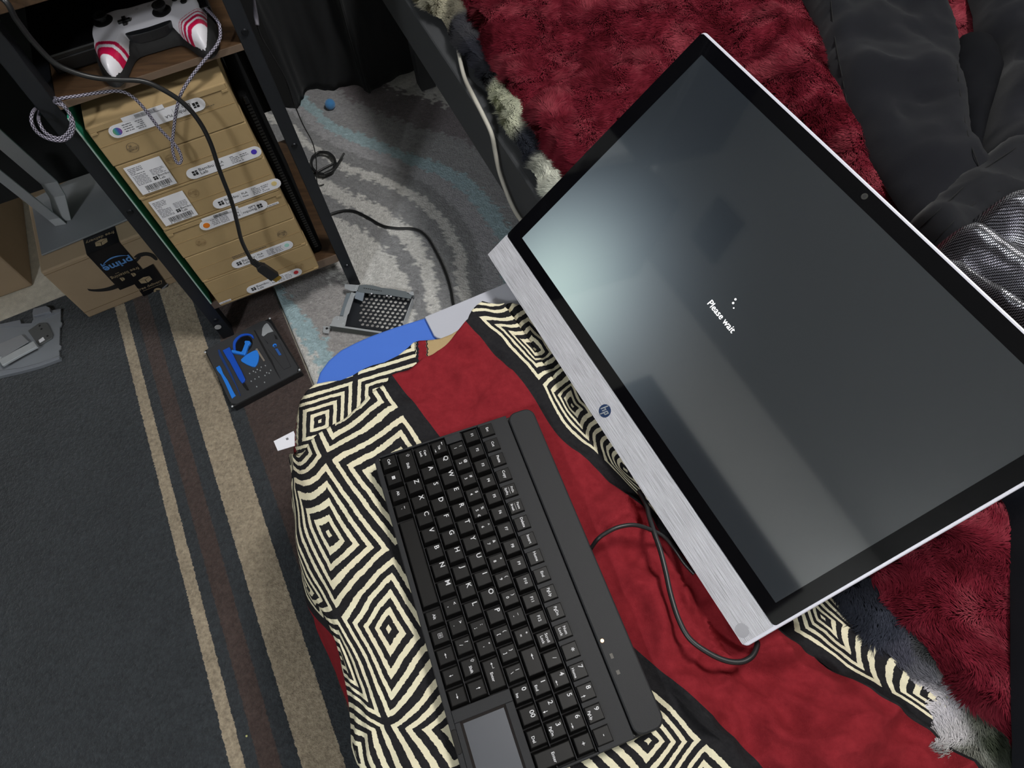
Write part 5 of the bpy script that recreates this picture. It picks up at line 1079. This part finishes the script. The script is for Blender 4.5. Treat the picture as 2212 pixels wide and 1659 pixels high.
# red plush
rw_ = px2(rl, zR); far = [S(1.95, -1.3, 0)[:2], S(1.95, .55, 0)[:2]]
top_far = [tuple(q_) for q_ in far]; rpoly = rw_+top_far
def rex(x, y):
    q_ = np.array([x, y])-BO[:2]; dd_, nn_ = q_@D3[:2], q_@N3[:2]
    h_ = .020*nz3(x, y, 6, 2)+.010*nz3(x, y, 15, 6)
    px_, py_ = topx(np.array([[x, y, zR+.02]]))[0]
    if py_ < 700 and px_ < 1900:
        # long soft ridge from the top edge down to the trousers
        t = (px_-1180)/600; yr = 20+ (px_-1350)*.10+max(0, px_-1640)**1.25*.35; h_ += .022*math.exp(-((py_-yr-10)/85)**2)*max(0, min(1, t*1.8+.2))
    return h_
Mfurr = mat('red_plush_pile', '7a1a2a', .95, spec=.05, attr='Col')
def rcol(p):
    p = np.atleast_2d(p); lo, mi, hi = (np.array(srgb(c_)) for c_ in ('56131d', '752230', '96404b'))  # plush highlights and dark hollows put into the pile colour by noise
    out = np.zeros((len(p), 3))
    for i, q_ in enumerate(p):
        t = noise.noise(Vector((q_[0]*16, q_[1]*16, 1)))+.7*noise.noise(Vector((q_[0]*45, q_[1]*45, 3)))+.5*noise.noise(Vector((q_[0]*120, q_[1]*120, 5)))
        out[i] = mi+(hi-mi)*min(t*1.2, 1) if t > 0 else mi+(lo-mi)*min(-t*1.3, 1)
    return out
rb = pillow('red_blanket', rpoly, zR-.004, .020, .025, .012, Mfurr, extra=rex, colf=lambda x, y: tuple(rcol((x, y, 0))[0]*.4)); tag(rb, 'deep red plush blanket covering the bed', 'blanket')  # base is a darkened copy of the pile colour, painted shade between tufts
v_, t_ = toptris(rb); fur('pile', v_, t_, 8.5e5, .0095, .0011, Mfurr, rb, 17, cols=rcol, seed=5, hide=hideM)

# ---------------------------------------------------------------- clothes on the bed
Mch = mat('charcoal_cotton', '191a1f', .9, var=.2, vscale=10, bump=.3, bscale=1800, sheen=.08, spec=.12)
zT = .50
tr = root('charcoal_trousers', P(1950, 250, zT), 'crumpled charcoal trousers lying on the red blanket at the upper right', 'trousers')
def folds(dirx, diry, f_, a_, sd):
    return lambda x, y: 1.4*a_*math.sin((x*diry-y*dirx)*f_+4*nz3(x, y, 8, sd))-.016*abs(nz3(x, y, 11, sd+1))-.010*abs(nz3(x, y, 26, sd+4))+.004*nz3(x, y, 40, sd+2)+.006
l1 = smoothloop([(1735, -80), (1752, 10), (1768, 65), (1784, 130), (1812, 200), (1850, 262), (1885, 335), (1922, 395), (1955, 445), (1990, 505), (2050, 590), (2130, 520), (2150, 400), (2110, 330), (2090, 240), (2085, 160), (2072, 90), (2045, 20), (2035, -80)], 3)
pillow('trouser_leg', px2(l1, zT), zT-.012, .045, .05, .010, Mch, tr, extra=folds(.4, -.9, 38, .006, 11))
l2 = smoothloop([(2060, 90), (2085, 85), (2120, 80), (2160, 130), (2160, 190), (2135, 270), (2128, 340), (2160, 400), (2130, 430), (2095, 390), (2078, 330), (2060, 250), (2050, 160)], 3)
pillow('trouser_fold', px2(l2, zT), zT-.012, .040, .03, .008, mat('charcoal_lining', '101115', .9, bump=.2, bscale=1500, spec=.12), tr, extra=folds(.3, -.9, 60, .004, 14))
l3 = smoothloop([(2112, -80), (2110, 20), (2118, 70), (2150, 100), (2160, 140), (2140, 220), (2130, 330), (2180, 390), (2300, 350), (2400, 200), (2400, -80)], 3)
pillow('trouser_leg', px2(l3, zT), zT-.012, .055, .04, .010, Mch, tr, extra=folds(.5, -.9, 36, .007, 17))
# piping seam down the first leg
seam = [(1792, -40), (1798, 30), (1805, 90), (1812, 150), (1822, 195), (1830, 240)]
def onz(pts, z_): return [tuple(P(x, y, z_)) for x, y in pts]
# shiny top
sg = root('shiny_top', P(2150, 500, zT), 'black shiny metallic mesh top with matte waistband lying beside the computer', 'top')
m1 = smoothloop([(1975, 505), (1968, 480), (1985, 455), (2030, 410), (2090, 365), (2150, 318), (2215, 285), (2400, 240), (2450, 620), (2280, 560), (2170, 520), (2110, 560), (2080, 620), (2030, 580)], 3)
Mshc = mat('charcoal_jersey', '1c1d21', .75, var=.15, vscale=14, bump=.2, bscale=1500, sheen=.08, spec=.12)
pillow('waistband', px2(m1, zT+.01), zT, .045, .035, .008, Mshc, sg, extra=folds(.75, -.62, 70, .005, 21))
k = NT('metallic_mesh'); geo = k.n('ShaderNodeNewGeometry'); mp = k.n('ShaderNodeMapping'); mp.inputs['Rotation'].default_value = (0, 0, .5); mp.inputs['Scale'].default_value = (620, 620, 0); k.l(geo.outputs['Position'], mp.inputs[0])
vo = k.n('ShaderNodeTexVoronoi', i_Scale=1.0, i_Randomness=0.0); k.l(mp.outputs[0], vo.inputs['Vector']); f = k.math('GREATER_THAN', vo.outputs['Distance'], .42)
k.l(k.mix(f, srgb('b4b4bc'), srgb('08080a')), k.b.inputs['Base Color']); k.b.inputs['Metallic'].default_value = .9; k.b.inputs['Roughness'].default_value = .22; k.bump(vo.outputs['Distance'], .4, .0006)
m2 = smoothloop([(1960, 600), (1995, 560), (2040, 530), (2080, 500), (2120, 480), (2165, 466), (2215, 458), (2420, 430), (2420, 950), (2280, 900), (2150, 800), (2030, 690)], 3)
fs2 = folds(.62, -.78, 110, .016, 31)
pillow('metallic_body', px2(m2, zT+.012), zT+.002, .060, .025, .005, k.m, sg, extra=lambda x, y: fs2(x, y)+.010*nz3(x, y, 30, 5))
# dark garment at the lower right
Mn = mat('navy_fleece', '131821', .9, bump=.2, bscale=1200, sheen=.05, spec=.12)
d1 = smoothloop([(2176, 1040), (2204, 1100), (2206, 1200), (2208, 1350), (2210, 1500), (2214, 1600), (2222, 1720), (2300, 1900), (2700, 1900), (2700, 950), (2400, 850), (2200, 950)], 3)
dg_ = pillow('navy_fleece', px2(d1, .50), .482, .085, .04, .012, Mn, extra=lambda x, y: .01*nz3(x, y, 8, 3)); tag(dg_, 'dark navy fleece garment on the bed at the lower right border', 'garment')
from mathutils.bvhtree import BVHTree
def on_surface(objs, pts, lift=.0006):
    trees = []
    for o_ in objs:
        off = wloc(o_); trees.append(BVHTree.FromPolygons([tuple(Vector(v_.co)+off) for v_ in o_.data.vertices], [tuple(p_.vertices) for p_ in o_.data.polygons]))
    out = []
    for x, y in pts:
        d = Vector(M @ np.array([(x-CX)/FPX, (y-CY)/FPX, 1.0])).normalized(); best = None
        for t in trees:
            h_ = t.ray_cast(Vector(C0), d)
            if h_[0] is not None and (best is None or h_[3] < best[1]): best = (h_[0]-d*lift, h_[3])
        if best: out.append(tuple(best[0]))
    return out
legs_ = [o_ for o_ in tr.children if o_.name.startswith('trouser_leg')]; Mseam = mat('seam_black', '0c0d10', .9)
for sm_ in ([(1795, 2), (1799, 45), (1804, 85), (1812, 130), (1822, 180), (1830, 225)], [(2068, 140), (2074, 200), (2084, 260), (2100, 320), (2120, 372)]):
    p_ = on_surface(legs_, sm_, .0002)
    if len(p_) > 2: MB().tube(p_, .0009, 6).build('seam', Mseam, tr, smooth=True)
wb_ = [o_ for o_ in sg.children if o_.name.startswith('waistband')]
for sm_ in ([(1988, 492), (2030, 452), (2080, 405), (2130, 362), (2190, 322), (2212, 305)], [(2022, 520), (2060, 478), (2105, 440), (2160, 412)]):
    p_ = on_surface(wb_, sm_, .0002)
    if len(p_) > 2: MB().tube(p_, .0008, 6).build('seam', Mseam, sg, smooth=True)
# crumbs
cm = MB().lathe([(.0006, 0), (.0017, .0008), (.0012, .0018), (.0004, .002)], 8, Matrix.Translation(P(533, 1590, .0112))).build('crumb', mat('yellow_crumb', 'cfd08a', .8)); tag(cm, 'tiny pale yellow crumb on the brown rug stripe', 'crumb')
